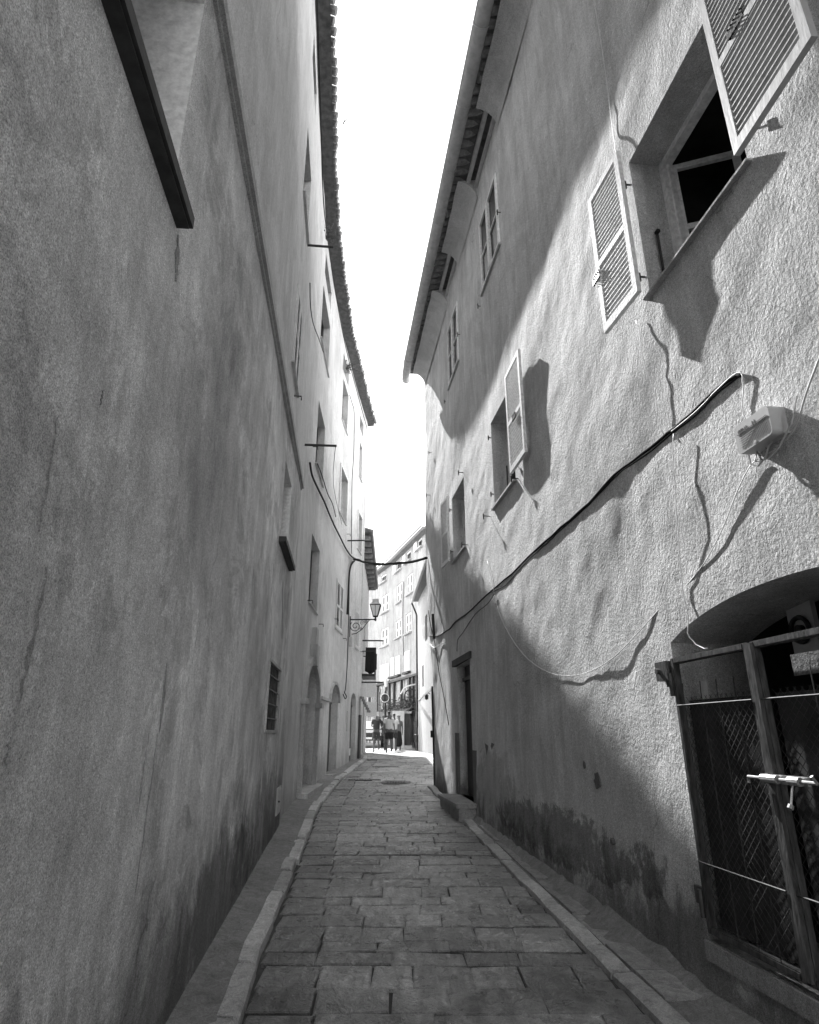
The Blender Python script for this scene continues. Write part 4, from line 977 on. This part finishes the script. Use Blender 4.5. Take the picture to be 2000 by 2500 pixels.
# ================================================================== LEFT, further: tiled house with balcony
th = thing('tiled_house', 'narrow house with a projecting tiled roof beyond the tall left house', 'house', FT.P(26, g(26)))
wall('wall', FT, 21.45, 31, -.2, 8.4, (.25, .25), [(23.4, 24.4, 4.6, 6.2, None, .2), (26.5, 27.5, 4.6, 6.2, None, .2), (23.0, 24.2, .7, 2.7, None, .2), (27, 28.4, .7, 2.7, None, .2)], M['white_wall'], th, ((.01, 2, 2, 5),))
mb = MB(); mb.box(FT.X(31) - 7, FT.X(31), 30.7, 31, -.2, 8.4); mb.build('end_wall', M['white_wall'], th)
for (a, b, z0, z1) in ((23.4, 24.4, 4.6, 6.2), (26.5, 27.5, 4.6, 6.2)): casement(FT, th, a, b, z0, z1, .2, 'paint_white')
for (a, b) in ((23.0, 24.2), (27, 28.4)):
    mb = MB(); FT.box(mb, a, b, .68, 2.7, -.24, -.2); mb.build('door', M['dark_wood'], th)
mb = MB(); FT.hex = None
mb.hexa([FT.P(21.45, 8.4, .42), FT.P(31.1 if False else 31, 8.4, .42), FT.P(31, 8.42, -.3), FT.P(21.45, 8.42, -.3), FT.P(21.45, 8.47, .42), FT.P(31, 8.47, .42), FT.P(31, 10.2, -5), FT.P(21.45, 10.2, -5)])
rf = mb.build('roof', M['soffit'], th)
mb = MB()
for i in range(47): y = 21.55 + i * .2; FT.tube(mb, [(y, 8.45, .46), (y, 8.75, -.5)], .085, 8)
mb.build('eave_tile', M['tile'], rf)
for i in range(11):
    y = 21.8 + i * .85; mb = MB()
    FT.box(mb, y, y + .12, 8.22, 8.39, 0, .36)
    mb.build('rafter', M['tile'], rf)
bal = MB(); FT.box(bal, 24.5, 26.2, 3.55, 3.65, 0, .55); o = bal.build('balcony', M['iron'], th)
bal = MB(); FT.tube(bal, [(24.5, 4.5, .53), (26.2, 4.5, .53)], .02, 6)
for i in range(12): y = 24.5 + i * 1.7 / 11; FT.tube(bal, [(y, 3.65, .53), (y, 4.5, .53)], .012, 5)
FT.tube(bal, [(24.5, 4.5, 0), (24.5, 4.5, .53)], .02, 6); FT.tube(bal, [(26.2, 4.5, 0), (26.2, 4.5, .53)], .02, 6); bal.build('railing', M['iron'], o)
mb = MB()
for (y, z) in ((24.8, 4.95), (24.8, 3.35)): mb.tube([FT.P(y, z, 0), FT.P(y, z, .85)], .028, 6)
tag(mb.build('clothes_rod', M['iron'], None), 'pair of iron clothes rods beside the balcony of the narrow tiled house', 'rod')
def cloth(P, d, w, h, label, mat='cloth_black', seed=1):
    q = random.Random(seed); mb = MB(); nx, nz = 8, 8; V = []
    dv = Vector(d).normalized(); nn = Vector((-dv.y, dv.x, 0))
    for i in range(nx + 1):
        for k in range(nz + 1):
            s_ = i / nx; t = k / nz; V.append(Vector(P) + dv * (s_ * w) + Vector((0, 0, -t * h * (1 - .25 * abs(s_ - .5)))) + nn * (.04 * math.sin(s_ * 14 + t * 2) * t))
    F = [(i * (nz + 1) + k, (i + 1) * (nz + 1) + k, (i + 1) * (nz + 1) + k + 1, i * (nz + 1) + k + 1) for i in range(nx) for k in range(nz)]
    mb.add(V, F); o = mb.build('laundry', M[mat], None, True); o.modifiers.new('thick', 'SOLIDIFY').thickness = .012
    tag(o, label, 'laundry', 'laundry hanging by the balcony'); return o
cloth(FT.P(24.9, 4.7, .15), (1, .1, 0), .42, 1.05, 'black garment hanging from the upper clothes rod', 'cloth_black', 1)
cloth(FT.P(25.3, 4.5, .2), (1, .2, 0), .40, .7, 'dark bundled cloth hanging behind the black garment', 'cloth_dark', 2)
mb = MB(); FT.box(mb, 28.8, 28.86, 3.0, 3.75, .05, .5); FT.box(mb, 28.8, 28.86, 2.2, 2.8, .05, .55)
tag(mb.build('shop_sign', M['paint_white'], None), 'pale hanging shop boards on the narrow tiled house', 'sign')

# ================================================================== RIGHT, further: white house
wh = thing('white_house', 'bright sunlit white house beyond the end of the rough right wall', 'house', FW.P(22, g(22)))
WH = [(18.6, 19.5, 3.7, 5.0, None, .15), (28.9, 29.8, 5.6, 6.8, None, .15), (30.6, 31.2, 3.6, 4.6, None, .15), (17.9, 18.7, g(18) + .02, 2.3, None, .15), (20.9, 21.5, 1.0, 1.9, None, .1), (24.5, 25.1, 3.2, 4.2, None, .1)]
wall('wall', FW, 14.6, 33.2, -.2, 8.2, (.25, .25), WH, M['white_wall'], wh, ((.01, 2, 2, 6),))
for (a, b, z0, z1, _, dp) in WH:
    if z0 < .8: mb = MB(); FW.box(mb, a, b, z0, z1, -dp - .04, -dp); mb.build('door', M['paint_dim'], wh)
    else: casement(FW, wh, a, b, z0, z1, dp, 'paint_grey')
mb = MB(); FW.box(mb, 15.0, 33.2, 3.02, 3.1, 0, .04); mb.build('string_course', M['stone_trim'], wh)
mb = MB(); mb.hexa([FW.P(24, 8.2, .3), FW.P(33.2, 8.2, .3), FW.P(33.2, 8.22, -.3), FW.P(24, 8.22, -.3), FW.P(24, 8.28, .3), FW.P(33.2, 8.28, .3), FW.P(33.2, 9.9, -5), FW.P(24, 9.9, -5)])
rf = mb.build('roof', M['tile'], wh)
mb = MB(); FW.tube(mb, [(24.2, 8.14, .36), (33.2, 8.08, .36)], .06, 8); mb.build('gutter', M['gutter'], rf)
mb = MB(); FW.tube(mb, [(32.8, 8.05, .36), (32.8, 7.4, .1), (32.8, g(32), .1)], .045, 8); mb.build('downpipe', M['iron'], wh)
mb = MB(); mb.tube([(.53, 14.62, 2.5), (.56, 14.62, .42)], .035, 8); mb.box(.47, .6, 14.55, 14.7, 1.4, 1.55); mb.build('downpipe', M['cable_black'], rh)
mb = MB(); FW.tube(mb, [(31, 8.2, -.25), (31, 10.9, -.25)], .13, 12)
for z in (8.9, 9.5, 10.1, 10.7): FW.tube(mb, [(31, z, -.25), (31, z + .05, -.25)], .145, 12)
mb.build('flue', M['stone_trim'], rf)
# small lamp on the white house
hl = thing('wall_light', 'small dark wall light on the bright white house', 'lamp', FW.P(28, 3.0))
mb = MB(); mb.tube([FW.P(28, 3.1, -.01), FW.P(28, 3.15, .16)], .015, 6); mb.build('arm', M['iron'], hl)
mb = MB(); mb.lathe(FW.P(28, 2.85, .17), [(.03, 0), (.07, .04), (.08, .2), (.03, .25)], 8); mb.build('lantern', M['iron'], hl)

# ================================================================== FAR curved facade
fh = thing('curved_house', 'tall curved facade with white shuttered windows closing the view at the end of the alley', 'house', FF.P(40, g(40)))
HF = 12.4
def fat(px, py, o_=0): return FF.at(px, py, o_)
def frect(x0, y0, x1, y1):
    a = fat(x0, (y0 + y1) / 2); b = fat(x1, (y0 + y1) / 2); m = (a[0] + b[0]) / 2
    zt = fat((x0 + x1) / 2, y0)[1]; zb = fat((x0 + x1) / 2, y1)[1]; return (min(a[0], b[0]), max(a[0], b[0]), zb, zt)
FWN = [frect(*q) + (k,) for q, k in (((930, 1404, 943, 1421), 's'), ((967, 1372, 980, 1393), 's'), ((991, 1347, 1003, 1370), 's'), ((1019, 1316, 1030, 1338), 's'),
    ((933, 1452, 949, 1494), 'w'), ((970, 1424, 982, 1469), 'w'), ((995, 1402, 1007, 1449), 'w'), ((931, 1534, 948, 1577), 'w'), ((967, 1513, 980, 1556), 'w'), ((991, 1497, 1004, 1545), 'w'),
    ((930, 1622, 951, 1664), 't'), ((955, 1606, 963, 1652), 't'), ((967, 1602, 978, 1648), 't'), ((990, 1590, 1002, 1640), 't'))]
fholes = [q[:4] + (None, .12) for q in FWN if q[4] != 't']
lz = fat(975, 1586)[1]
wall('wall', FF, 33.3, 54, 4.6, HF, (.22, .22), fholes, M['far_wall'], fh, ((.02, 3, 3, 7),))
wall('stained_lower_wall', FF, 33.3, 54, -.2, 4.6, (.22, .22), [], M['far_base'], fh, ((.02, 2, 2, 8),), base=.01)
for (a, b, z0, z1, k) in FWN:
    if k == 't':
        mb = MB(); FF.box(mb, a, b, z0, z1, .0, .06); w = mb.build('tall_shutter', M['cloth_white'], fh)
        mb = MB(); FF.box(mb, a - .12, b + .12, z0 - .12, z0 - .002, .0, .2); mb.build('sill', M['sill_dark'], w)
        continue
    w = casement(FF, fh, a, b, z0, z1, .1, 'paint_white', (.35, .7) if k == 'w' else (), k == 'w', 'paint_grey' if False else 'glass', .1)
    mb = MB(); FF.box(mb, a - .12, b + .12, z0 - .1, z0 - .002, -.1, .16); mb.build('sill', M['stone_trim'], w)
    if k == 'w':
        mb = MB(); m_ = (a + b) / 2; FF.box(mb, a + .02, m_ - .03, z0 + .05, z1 - .05, -.06, -.02); FF.box(mb, m_ + .03, b - .02, z0 + .05, z1 - .05, -.06, -.02)
        s_ = mb.build('shutter', M['paint_white'], w)
        mb = MB()
        for (p, q_) in ((a + .02, m_ - .03), (m_ + .03, b - .02)):
            ww = q_ - p
            for (c, d_) in ((.1, .4), (.5, .9)): FF.box(mb, p + ww * .25, q_ - ww * .25, z0 + (z1 - z0) * c, z0 + (z1 - z0) * d_, -.02, -.012)
        mb.build('shutter_slats', M['paint_grey'], s_)
    else:
        mb = MB(); ww = b - a; FF.box(mb, b, b + ww * .0 + .6, z0, z1, .01, .05); mb.build('shutter', M['paint_white'], w)
mb = MB(); ys = np.linspace(33.3, 54, 24)
for a, b in zip(ys, ys[1:]): mb.hexa([FF.P(a, HF, .35), FF.P(b, HF, .35), FF.P(b, HF, -.3), FF.P(a, HF, -.3), FF.P(a, HF + .14, .42), FF.P(b, HF + .14, .42), FF.P(b, HF + .3, -3), FF.P(a, HF + .3, -3)])
rf = mb.build('roof', M['tile'], fh)
mb = MB(); mb.tube([FF.P(y, HF + .22, .47) for y in ys], .07, 8); mb.build('gutter', M['gutter'], rf)
mb = MB()
for a, b in zip(ys, ys[1:]): FF.box(mb, a, b, 4.5, 4.62, .02, .22)
mb.build('ledge', M['sill_dark'], fh)
# timber posts, beams and boards of the stained lower wall
for (px, r_) in ((905, .1), (925, .09), (953, .1), (965, .08), (983, .1), (1003, .1), (1012, .08), (1022, .1)):
    y, z, _ = fat(px, 1680); mb = MB(); FF.box(mb, y - r_, y + r_, g(y) + 1.9, 4.49, .02, .14); mb.build('post', M['dark_wood'], fh)
mb = MB()
for a, b in zip(ys[:-8], ys[1:-7]): FF.box(mb, a, b, 2.75, 2.9, .02, .1)
mb.build('beam', M['dark_wood'], fh)
y, z, _ = fat(978, 1500); mb = MB(); FF.tube(mb, [fat(984, 1420, .06), fat(982, 1500, .06), fat(984, 1600, .06)], .05, 8); mb.build('downpipe', M['gutter'], fh)
# doors & shop front in lower wall
for (x0, x1, y0, y1, m_, nm) in ((1001, 1012, 1735, 1812, 'patch', 'door'), (936, 952, 1740, 1805, 'dark_wood', 'door'), (1013, 1024, 1760, 1812, 'paint_grey', 'shop_window'), (915, 928, 1690, 1760, 'patch', 'shop_window')):
    a, b, zb, zt = frect(x0, y0, x1, y1); mb = MB(); FF.box(mb, a, b, max(zb, g(a)), zt, .01, .07); mb.build(nm, M[m_], fh)
# awning (dark, scalloped) above the portal
a = fat(930, 1735); b = fat(1015, 1735)
mb = MB(); ya, yb = min(a[0], b[0]), max(a[0], b[0])
mb.hexa([FF.P(ya, 2.45, .9), FF.P(yb, 2.45, .9), FF.P(yb, 2.85, .05), FF.P(ya, 2.85, .05), FF.P(ya, 2.5, .9), FF.P(yb, 2.5, .9), FF.P(yb, 2.92, .05), FF.P(ya, 2.92, .05)])
mb.build('awning', M['patch'], fh)
# climbing greenery over the portal
q = random.Random(4); mb = MB()
for i in range(900):
    px = q.uniform(948, 1022); P = FF.P(fat(px, 1715)[0], 2.95 + q.gauss(0, .22) + .0, .15 + q.random() * .5)
    w_ = Vector((q.uniform(-1, 1), q.uniform(-1, 1), q.uniform(-1, 1))).normalized() * .11; v_ = Vector((q.uniform(-1, 1), q.uniform(-1, 1), q.uniform(-1, 1))).normalized() * .05
    mb.add([P, P + w_ * .5 + v_, P + w_, P + w_ * .5 - v_], [(0, 1, 2, 3)])
tag(mb.build('climbing_plant', M['plant'], None), 'leafy creeper growing along the top of the white porch wall', 'plant')
# white porch wall with dark door standing in front of the facade
yp = 35.6; xa = (962 - 1000) / FPX; 
def atY(px, py, Y):
    u = (px - 1000) / FPX; v = (1250 - py) / FPX; d = (u, math.cos(PITCH) - v * math.sin(PITCH), math.sin(PITCH) + v * math.cos(PITCH)); t = Y / d[1]; return Vector((d[0] * t, Y, CAM_Z + d[2] * t))
ph = thing('porch', 'small white porch block with a grey door at the end of the street', 'porch', (atY(975, 1800, yp).x, yp, g(yp)))
x0 = atY(958, 1770, yp).x; x1 = atY(987, 1770, yp).x; x2 = atY(1001, 1770, yp).x; zt = atY(975, 1736, yp).z
mb = MB(); mb.box(x0, x1, yp, yp + 1.2, g(yp) - .05, zt); mb.box(x1 + .002, x2 + .1, yp + .25, yp + 1.2, zt - .12, zt - .002); mb.build('wall', M['white_wall'], ph)
mb = MB(); mb.box(x1 + .01, x2, yp + .3, yp + .35, g(yp), zt - .13); mb.build('door', M['paint_grey'], ph)
mb = MB(); mb.box(x1, x2 + .12, yp + .0, yp + .29, g(yp) - .05, g(yp) + .14); mb.build('step', M['stone_trim'], ph)

# wagon wheel
P = FF.P(fat(1016, 1702)[0], fat(1016, 1702)[1], .25); wg = thing('wagon_wheel', 'spoked wooden wagon wheel hung on the stained wall above the shop', 'wheel', P)
n_ = FF.n(35); t_ = Vector((1, 0, 0)); up = Vector((0, 0, 1)); rw_ = .42
mb = MB(); mb.tube([P + (t_ * math.cos(a) + up * math.sin(a)) * rw_ for a in [2 * math.pi * i / 28 for i in range(29)]], .035, 6); mb.build('rim', M['dark_wood'], wg)
for i in range(12): a = 2 * math.pi * i / 12; mb = MB(); mb.tube([P, P + (t_ * math.cos(a) + up * math.sin(a)) * rw_], .016, 5); mb.build('spoke', M['dark_wood'], wg)
mb = MB(); mb.tube([P - Vector((0, .06, 0)), P + Vector((0, .06, 0))], .07, 12); mb.build('hub', M['dark_wood'], wg)
mb = MB(); mb.tube([P + Vector((-.62, -.1, .15)), P + Vector((-.45, -.1, .45)), P + Vector((-.15, -.1, .6)), P + Vector((.2, -.1, .68))], .04, 8); tag(mb.build('hoop', M['paint_white'], None), 'curved white hoop above the wagon wheel', 'hoop')
# tables / stall in front of the shop
st = thing('shop_table', 'small pale table with stacked goods in front of the shop by the white house', 'table', (.62, 33.6, g(33.6)))
G0 = g(33.6)
mb = MB(); mb.box(.25, .95, 33.3, 33.9, G0 + .72, G0 + .76); mb.build('tabletop', M['paint_white'], st)
for (a, b) in ((.3, 33.35), (.9, 33.35), (.3, 33.85), (.9, 33.85)): mb = MB(); mb.box(a - .02, a + .02, b - .02, b + .02, G0, G0 + .72); mb.build('leg', M['paint_grey'], st)
for (i, (x, z, w_, h_)) in enumerate(((.35, .76, .2, .35), (.62, .76, .25, .2), (.66, .96, .16, .3))):
    mb = MB(); mb.box(x, x + w_, 33.45, 33.7, G0 + z, G0 + z + h_); mb.box(x - .01, x + w_ + .01, 33.44, 33.71, G0 + z + h_, G0 + z + h_ + .02)
    tag(mb.build('box_of_goods', M['paint_dim' if i != 1 else 'paint_grey'], None), ['tall pale box standing on the left of the shop table', 'low grey box lying on the right of the shop table', 'pale box on top of the low grey box'][i], 'box', 'boxes on the shop table')

# lamp post and round sign at the street end
Y = 33.5; b0 = atY(941.5, 1745, Y); lpn = thing('lamp_post', 'slim lamp post with a pale lantern standing at the end of the alley', 'lamp post', (b0.x, Y, g(Y)))
zt = atY(941, 1678, Y).z
mb = MB(); mb.tube([(b0.x, Y, g(Y)), (b0.x, Y, zt)], [.05, .035], 8); mb.build('pole', M['iron'], lpn)
mb = MB(); mb.lathe((b0.x, Y, zt), [(.03, 0), (.07, .05), (.1, .3), (.16, .32), (.06, .42), (.02, .5)], 8); mb.build('lantern', M['lampglass'], lpn)
Y2 = 32.9; c = atY(940, 1704, Y2); sg = thing('road_sign', 'round road sign seen from the back on its post at the end of the alley', 'sign', (c.x, Y2, g(Y2)))
mb = MB(); mb.tube([(c.x, Y2 + .06, g(Y2)), (c.x, Y2 + .06, c.z + .35)], .03, 8); mb.build('post', M['iron'], sg)
mb = MB(); mb.tube([(c.x, Y2, c.z), (c.x, Y2 + .015, c.z)], .20, 28); mb.build('disc', M['paint_grey'], sg)
mb = MB(); mb.tube([Vector((c.x, Y2 - .005, c.z)) + Vector((math.cos(a), 0, math.sin(a))) * .205 for a in [2 * math.pi * i / 28 for i in range(29)]], .016, 6); mb.build('rim', M['paint_white'], sg)
mb = MB(); mb.box(c.x - .03, c.x + .03, Y2 - .03, Y2 - .004, c.z - .17, c.z + .17); mb.box(c.x - .12, c.x + .12, Y2 - .022, Y2 - .004, c.z + .09, c.z + .12); mb.box(c.x - .12, c.x + .12, Y2 - .022, Y2 - .004, c.z - .12, c.z - .09); mb.build('clamp', M['iron'], sg)

# manhole cover and drain slots
def disc(x, y, r, label):
    mb = MB(); n = 26; G = g(y) + .012
    for k, (ra, rb, z) in enumerate(((0, r * .82, .0), (r * .86, r, .003))):
        V = []; 
        for i in range(n): a = 2 * math.pi * i / n; V += [(x + ra * math.cos(a), y + ra * math.sin(a), G + z + (g(y + ra * math.sin(a)) - g(y))), (x + rb * math.cos(a), y + rb * math.sin(a), G + z + (g(y + rb * math.sin(a)) - g(y)))]
        F = [(2 * i, 2 * i + 1, (2 * i + 3) % (2 * n), (2 * i + 2) % (2 * n)) for i in range(n)]; mb.add(V, F)
    for i in range(-4, 5):
        for j in range(-4, 5):
            if i * i + j * j < 16: mb.box(x + i * r * .18 - .018, x + i * r * .18 + .018, y + j * r * .18 - .018, y + j * r * .18 + .018, G, G + .008)
    return tag(mb.build('manhole_cover', M['iron'], None), label, 'manhole cover')
def gpt(px, py):
    u = (px - 1000) / FPX; v = (1250 - py) / FPX; d = Vector((u, math.cos(PITCH) - v * math.sin(PITCH), math.sin(PITCH) + v * math.cos(PITCH)))
    for Yq in np.arange(3, 60, .02):
        if CAM_Z + d.z / d.y * Yq < g(Yq): return (d.x / d.y * Yq, float(Yq))
    return (d.x / d.y * 31, 31.)
x, y = gpt(967, 1911); disc(x, y, .33, 'round studded manhole cover nearest in the street')
for (px, py, lb) in ((942, 1873, 'middle one of the three dark slots across the far paving'), (926, 1856, 'farthest of the three dark slots across the paving'), (890, 1905, 'dark slot across the paving nearest the left kerb')):
    x, y = gpt(px, py); mb = MB(); mb.box(x - .38, x + .38, y - .06, y + .06, g(y) - .01, g(y) + .012)
    for i in range(12): mb.box(x - .36 + i * .062, x - .34 + i * .062, y - .05, y + .05, g(y) + .012, g(y) + .018)
    tag(mb.build('drain_grate', M['iron'], None), lb, 'drain', 'drain slots in the street')

# ================================================================== parked car glimpsed behind the walkers
cx, cy = atY(903, 1790, 38).x, 38.0
G0 = g(38)
car = thing('parked_car', 'black parked car with a pale covered windscreen beyond the walkers', 'car', (cx, cy, G0))
prof = [(-2.0, .35), (-2.0, .75), (-1.2, .92), (-.6, 1.38), (.8, 1.42), (1.5, .98), (2.0, .9), (2.05, .4)]
mb = MB(); V0 = []; hw = .82
for sx in (-hw, -hw * .93, hw * .93, hw):
    for (a, b) in prof: k = .86 if b > 1.2 else 1; V0.append((cx + sx * k, cy + a, G0 + (b if abs(sx) < hw else b * .97)))
m = len(prof); F = []
for i in range(3):
    for k in range(m): F.append((i * m + k, i * m + (k + 1) % m, (i + 1) * m + (k + 1) % m, (i + 1) * m + k))
F += [tuple(range(m)), tuple(3 * m + k for k in range(m))[::-1]]
mb.add(V0, F); body = mb.build('body', M['car'], car)
mb = MB(); mb.add([(cx - .68, cy - 1.16, G0 + .95), (cx + .68, cy - 1.16, G0 + .95), (cx + .60, cy - .64, G0 + 1.37), (cx - .60, cy - .64, G0 + 1.37)], [(0, 1, 2, 3)]); o = mb.build('windscreen', M['cloth_white'], car); o.modifiers.new('t', 'SOLIDIFY').thickness = .02  # pale cover over the windscreen, coloured as white cloth
for (sx, yy) in ((-.8, -1.3), (.8, -1.3), (-.8, 1.3), (.8, 1.3)):
    mb = MB(); mb.tube([(cx + sx - .09, cy + yy, G0 + .31), (cx + sx + .09, cy + yy, G0 + .31)], .31, 18); w = mb.build('wheel', M['rubber'], car)
    mb = MB(); mb.tube([(cx + sx - .1, cy + yy, G0 + .31), (cx + sx + .1, cy + yy, G0 + .31)], .18, 14); mb.build('rim', M['gutter'], w)
for sx in (-.6, .6): mb = MB(); mb.box(cx + sx - .15, cx + sx + .15, cy - 2.03, cy - 1.98, G0 + .6, G0 + .73); mb.build('headlight', M['plastic'], car)
mb = MB(); mb.box(cx - .25, cx + .25, cy - 2.03, cy - 1.99, G0 + .42, G0 + .52); mb.build('number_plate', M['paint_white'], car)

# ================================================================== PEOPLE
def skinned(name, joints, edges, mat, parent, root=0, sub=2):
    me = bpy.data.meshes.new(name); me.from_pydata([j[:3] for j in joints], edges, []); me.materials.append(mat)
    o = bpy.data.objects.new(name, me); COL.objects.link(o); o.parent = parent
    sk = o.modifiers.new('skin', 'SKIN'); sk.use_smooth_shade = True
    if not me.skin_vertices:
        bm = bmesh.new(); bm.from_mesh(me); bm.verts.layers.skin.verify(); bm.to_mesh(me); bm.free()
    for i, j in enumerate(joints):
        d = me.skin_vertices[0].data[i]; r = j[3]; d.radius = r if isinstance(r, tuple) else (r, r); d.use_root = (i == root)
    ss = o.modifiers.new('sub', 'SUBSURF'); ss.levels = sub; ss.render_levels = sub
    ORG[o.name] = ORG[parent.name]; return o
def person(label, x, y, face_deg, H, legs, arms, top, bottom, hair, style='shorts', cap=None, long_hair=False, dress=False):
    """local frame: +y is the way the person faces. legs/arms: list of (joint offsets) for L and R"""
    G = g(y); p = thing('person', label, 'person', (x, y, G)); p.rotation_euler = (0, 0, R(face_deg)); k = H / 1.75
    ORG[p.name] = (0, 0, 0)
    S = lambda v: (v[0] * k, v[1] * k, v[2] * k)
    J = []; E = []
    def j(v, r, par=None):
        J.append(S(v) + ((r[0] * k, r[1] * k) if isinstance(r, tuple) else r * k,)); 
        if par is not None: E.append((par, len(J) - 1))
        return len(J) - 1
    pel = j((0, 0, .95), (.15, .11)); wa_ = j((0, .01, 1.10), (.135, .10), pel); ch = j((0, 0, 1.28), (.155, .11), wa_); up = j((0, -.01, 1.42), (.12, .085), ch)
    nk = j((0, .0, 1.51), .052, up); hd = j((0, .02, 1.60), (.072, .085), nk); tp = j((0, .01, 1.69), (.066, .075), hd); 
    j((0, .115, 1.595), .014, hd)
    for sx in (-1, 1):
        L_ = legs[0 if sx < 0 else 1]; A_l = arms[0 if sx < 0 else 1]
        hp = j((sx * .09, 0, .88), .085, pel); kn = j((sx * .095 + 0, L_[0][0], L_[0][1]), .055, hp); cf = j((sx * .1, (L_[0][0] * .6 + L_[1][0] * .4) - .015, L_[0][1] * .6 + L_[1][1] * .4), .056, kn)
        an = j((sx * .10, L_[1][0], L_[1][1]), .034, cf); j((sx * .115, L_[1][0] + .14, max(.03, L_[1][1] - .05)), (.04, .025), an); 
        sh = j((sx * .165, -.01, 1.40), .055, up); el = j((sx * A_l[0][0], A_l[0][1], A_l[0][2]), .038, sh); wr = j((sx * A_l[1][0], A_l[1][1], A_l[1][2]), .025, el)
        hv = (Vector(A_l[1]) - Vector(A_l[0])).normalized() if False else None
        dx, dy, dz = [A_l[1][i] - A_l[0][i] for i in range(3)]; ln = math.sqrt(dx * dx + dy * dy + dz * dz); dx, dy, dz = dx / ln, dy / ln, dz / ln
        pm = j((sx * (A_l[1][0] + dx * .07), A_l[1][1] + dy * .07, A_l[1][2] + dz * .07), (.036, .018), wr)
        for f, (sp, fl) in enumerate(((-.028, .07), (-.01, .08), (.01, .075), (.026, .06))):
            bx = (sx * (A_l[1][0] + dx * .1), A_l[1][1] + dy * .1 + sp, A_l[1][2] + dz * .1)
            f0 = j(bx, .009, pm); j((bx[0] + sx * dx * fl * .9 - sx * .012, bx[1] + dy * fl * .9, bx[2] + dz * fl * .9), .007, f0)
        j((sx * (A_l[1][0] + dx * .09) - sx * .01, A_l[1][1] + dy * .06 + .045, A_l[1][2] + dz * .08), .009, wr)
    skinned('body', J, E, M['skin'], p)
    # shirt
    J = []; E = []
    hem = j((0, 0, .93), (.185, .14)); a = j((0, .01, 1.08), (.175, .13), hem); b = j((0, 0, 1.26), (.185, .135), a); c_ = j((0, -.01, 1.40), (.15, .11), b); j((0, -.005, 1.465), .07, c_)
    for sx in (-1, 1):
        A_l = arms[0 if sx < 0 else 1]; s0 = j((sx * .165, -.01, 1.395), .078, c_); t = .72
        j((sx * (.165 + (A_l[0][0] - .165) * t), -.01 + (A_l[0][1] + .01) * t, 1.395 + (A_l[0][2] - 1.395) * t), .066, s0)
    skinned('shirt', J, E, top, p, 0, 1)
    J = []; E = []
    if dress:
        w0 = j((0, 0, 1.0), (.17, .13)); a = j((0, 0, .75), (.20, .16), w0); b = j((0, 0, .45), (.23, .19), a); j((0, 0, .12), (.27, .22), b)
        skinned('skirt', J, E, bottom, p, 0, 1)
    else:
        w0 = j((0, 0, .98), (.17, .13))
        j((0, 0, .86), (.165, .13), w0)
        for sx in (-1, 1):
            L_ = legs[0 if sx < 0 else 1]; a = j((sx * .09, 0, .82), .105, w0); j((sx * .10, L_[0][0] * .85, .82 + (L_[0][1] - .82) * .85), .10, a)
        skinned('shorts', J, E, bottom, p, 0, 1)
    # hair / cap
    J = []; E = []
    h0 = j((0, -.015, 1.63), (.082, .09)); h1 = j((0, -.01, 1.70), (.078, .085), h0); j((0, -.005, 1.75), .045, h1)
    if long_hair: a = j((0, -.07, 1.52), (.07, .05), h0); b = j((0, -.10, 1.38), (.08, .04), a); j((0, -.11, 1.22), (.05, .03), b)
    skinned('hair', J, E, hair, p, 0, 1)
    if cap:
        J = []; E = []
        h0 = j((0, -.005, 1.69), (.092, .10)); j((0, 0, 1.76), (.075, .08), h0); j((0, .13, 1.685), (.06, .012), h0); skinned('cap', J, E, cap, p, 0, 1)
    # shoes
    for sx in (0, 1):
        L_ = legs[sx]; s_ = -1 if sx == 0 else 1
        J = []; E = []; a = j((s_ * .10, L_[1][0] - .04, max(.045, L_[1][1] - .04)), .045); b = j((s_ * .105, L_[1][0] + .07, max(.035, L_[1][1] - .05)), (.045, .035), a); j((s_ * .115, L_[1][0] + .18, max(.03, L_[1][1] - .055)), (.04, .025), b)
        skinned('shoe', J, E, M['cloth_dark'], p, 0, 1)
    return p
def foot(px, Y): return atY(px, 1800, Y).x
stand = [(0.02, .50), (0, .08)]
step_f = [(.10, .50), (.16, .08)]; step_b = [(-.02, .50), (-.24, .16)]
hang = [(.22, -.03, 1.13), (.23, .03, .90)]; hipA = [(.36, -.06, 1.18), (.24, .10, 1.05)]; bentA = [(.24, -.04, 1.15), (.16, .18, 1.10)]
person('man in pale T-shirt and black shorts walking away, nearest of the group', foot(950, 29.6), 29.6, 4, 1.78, [step_f, step_b], [hang, hang], M['cloth_light'], M['cloth_black'], M['hair'])
person('man in white cap, dark T-shirt and dark shorts with bent elbows, leftmost of the group', foot(919, 31.6), 31.6, 178, 1.78, [step_b, step_f], [hipA, bentA], M['cloth_dark'], M['cloth_dark'], M['hair'], cap=M['cloth_white'])
person('person in white top half hidden behind the man in the pale T-shirt', foot(962, 32.4), 32.4, 10, 1.75, [step_b, step_f], [hang, bentA], M['cloth_white'], M['cloth_dark'], M['hair'])
person('woman with long hair in a long dark dress carrying nothing, rightmost of the group', foot(973, 33.4), 33.4, 20, 1.68, [stand, stand], [bentA, hang], M['patch'], M['cloth_black'], M['patch'], dress=True, long_hair=True)
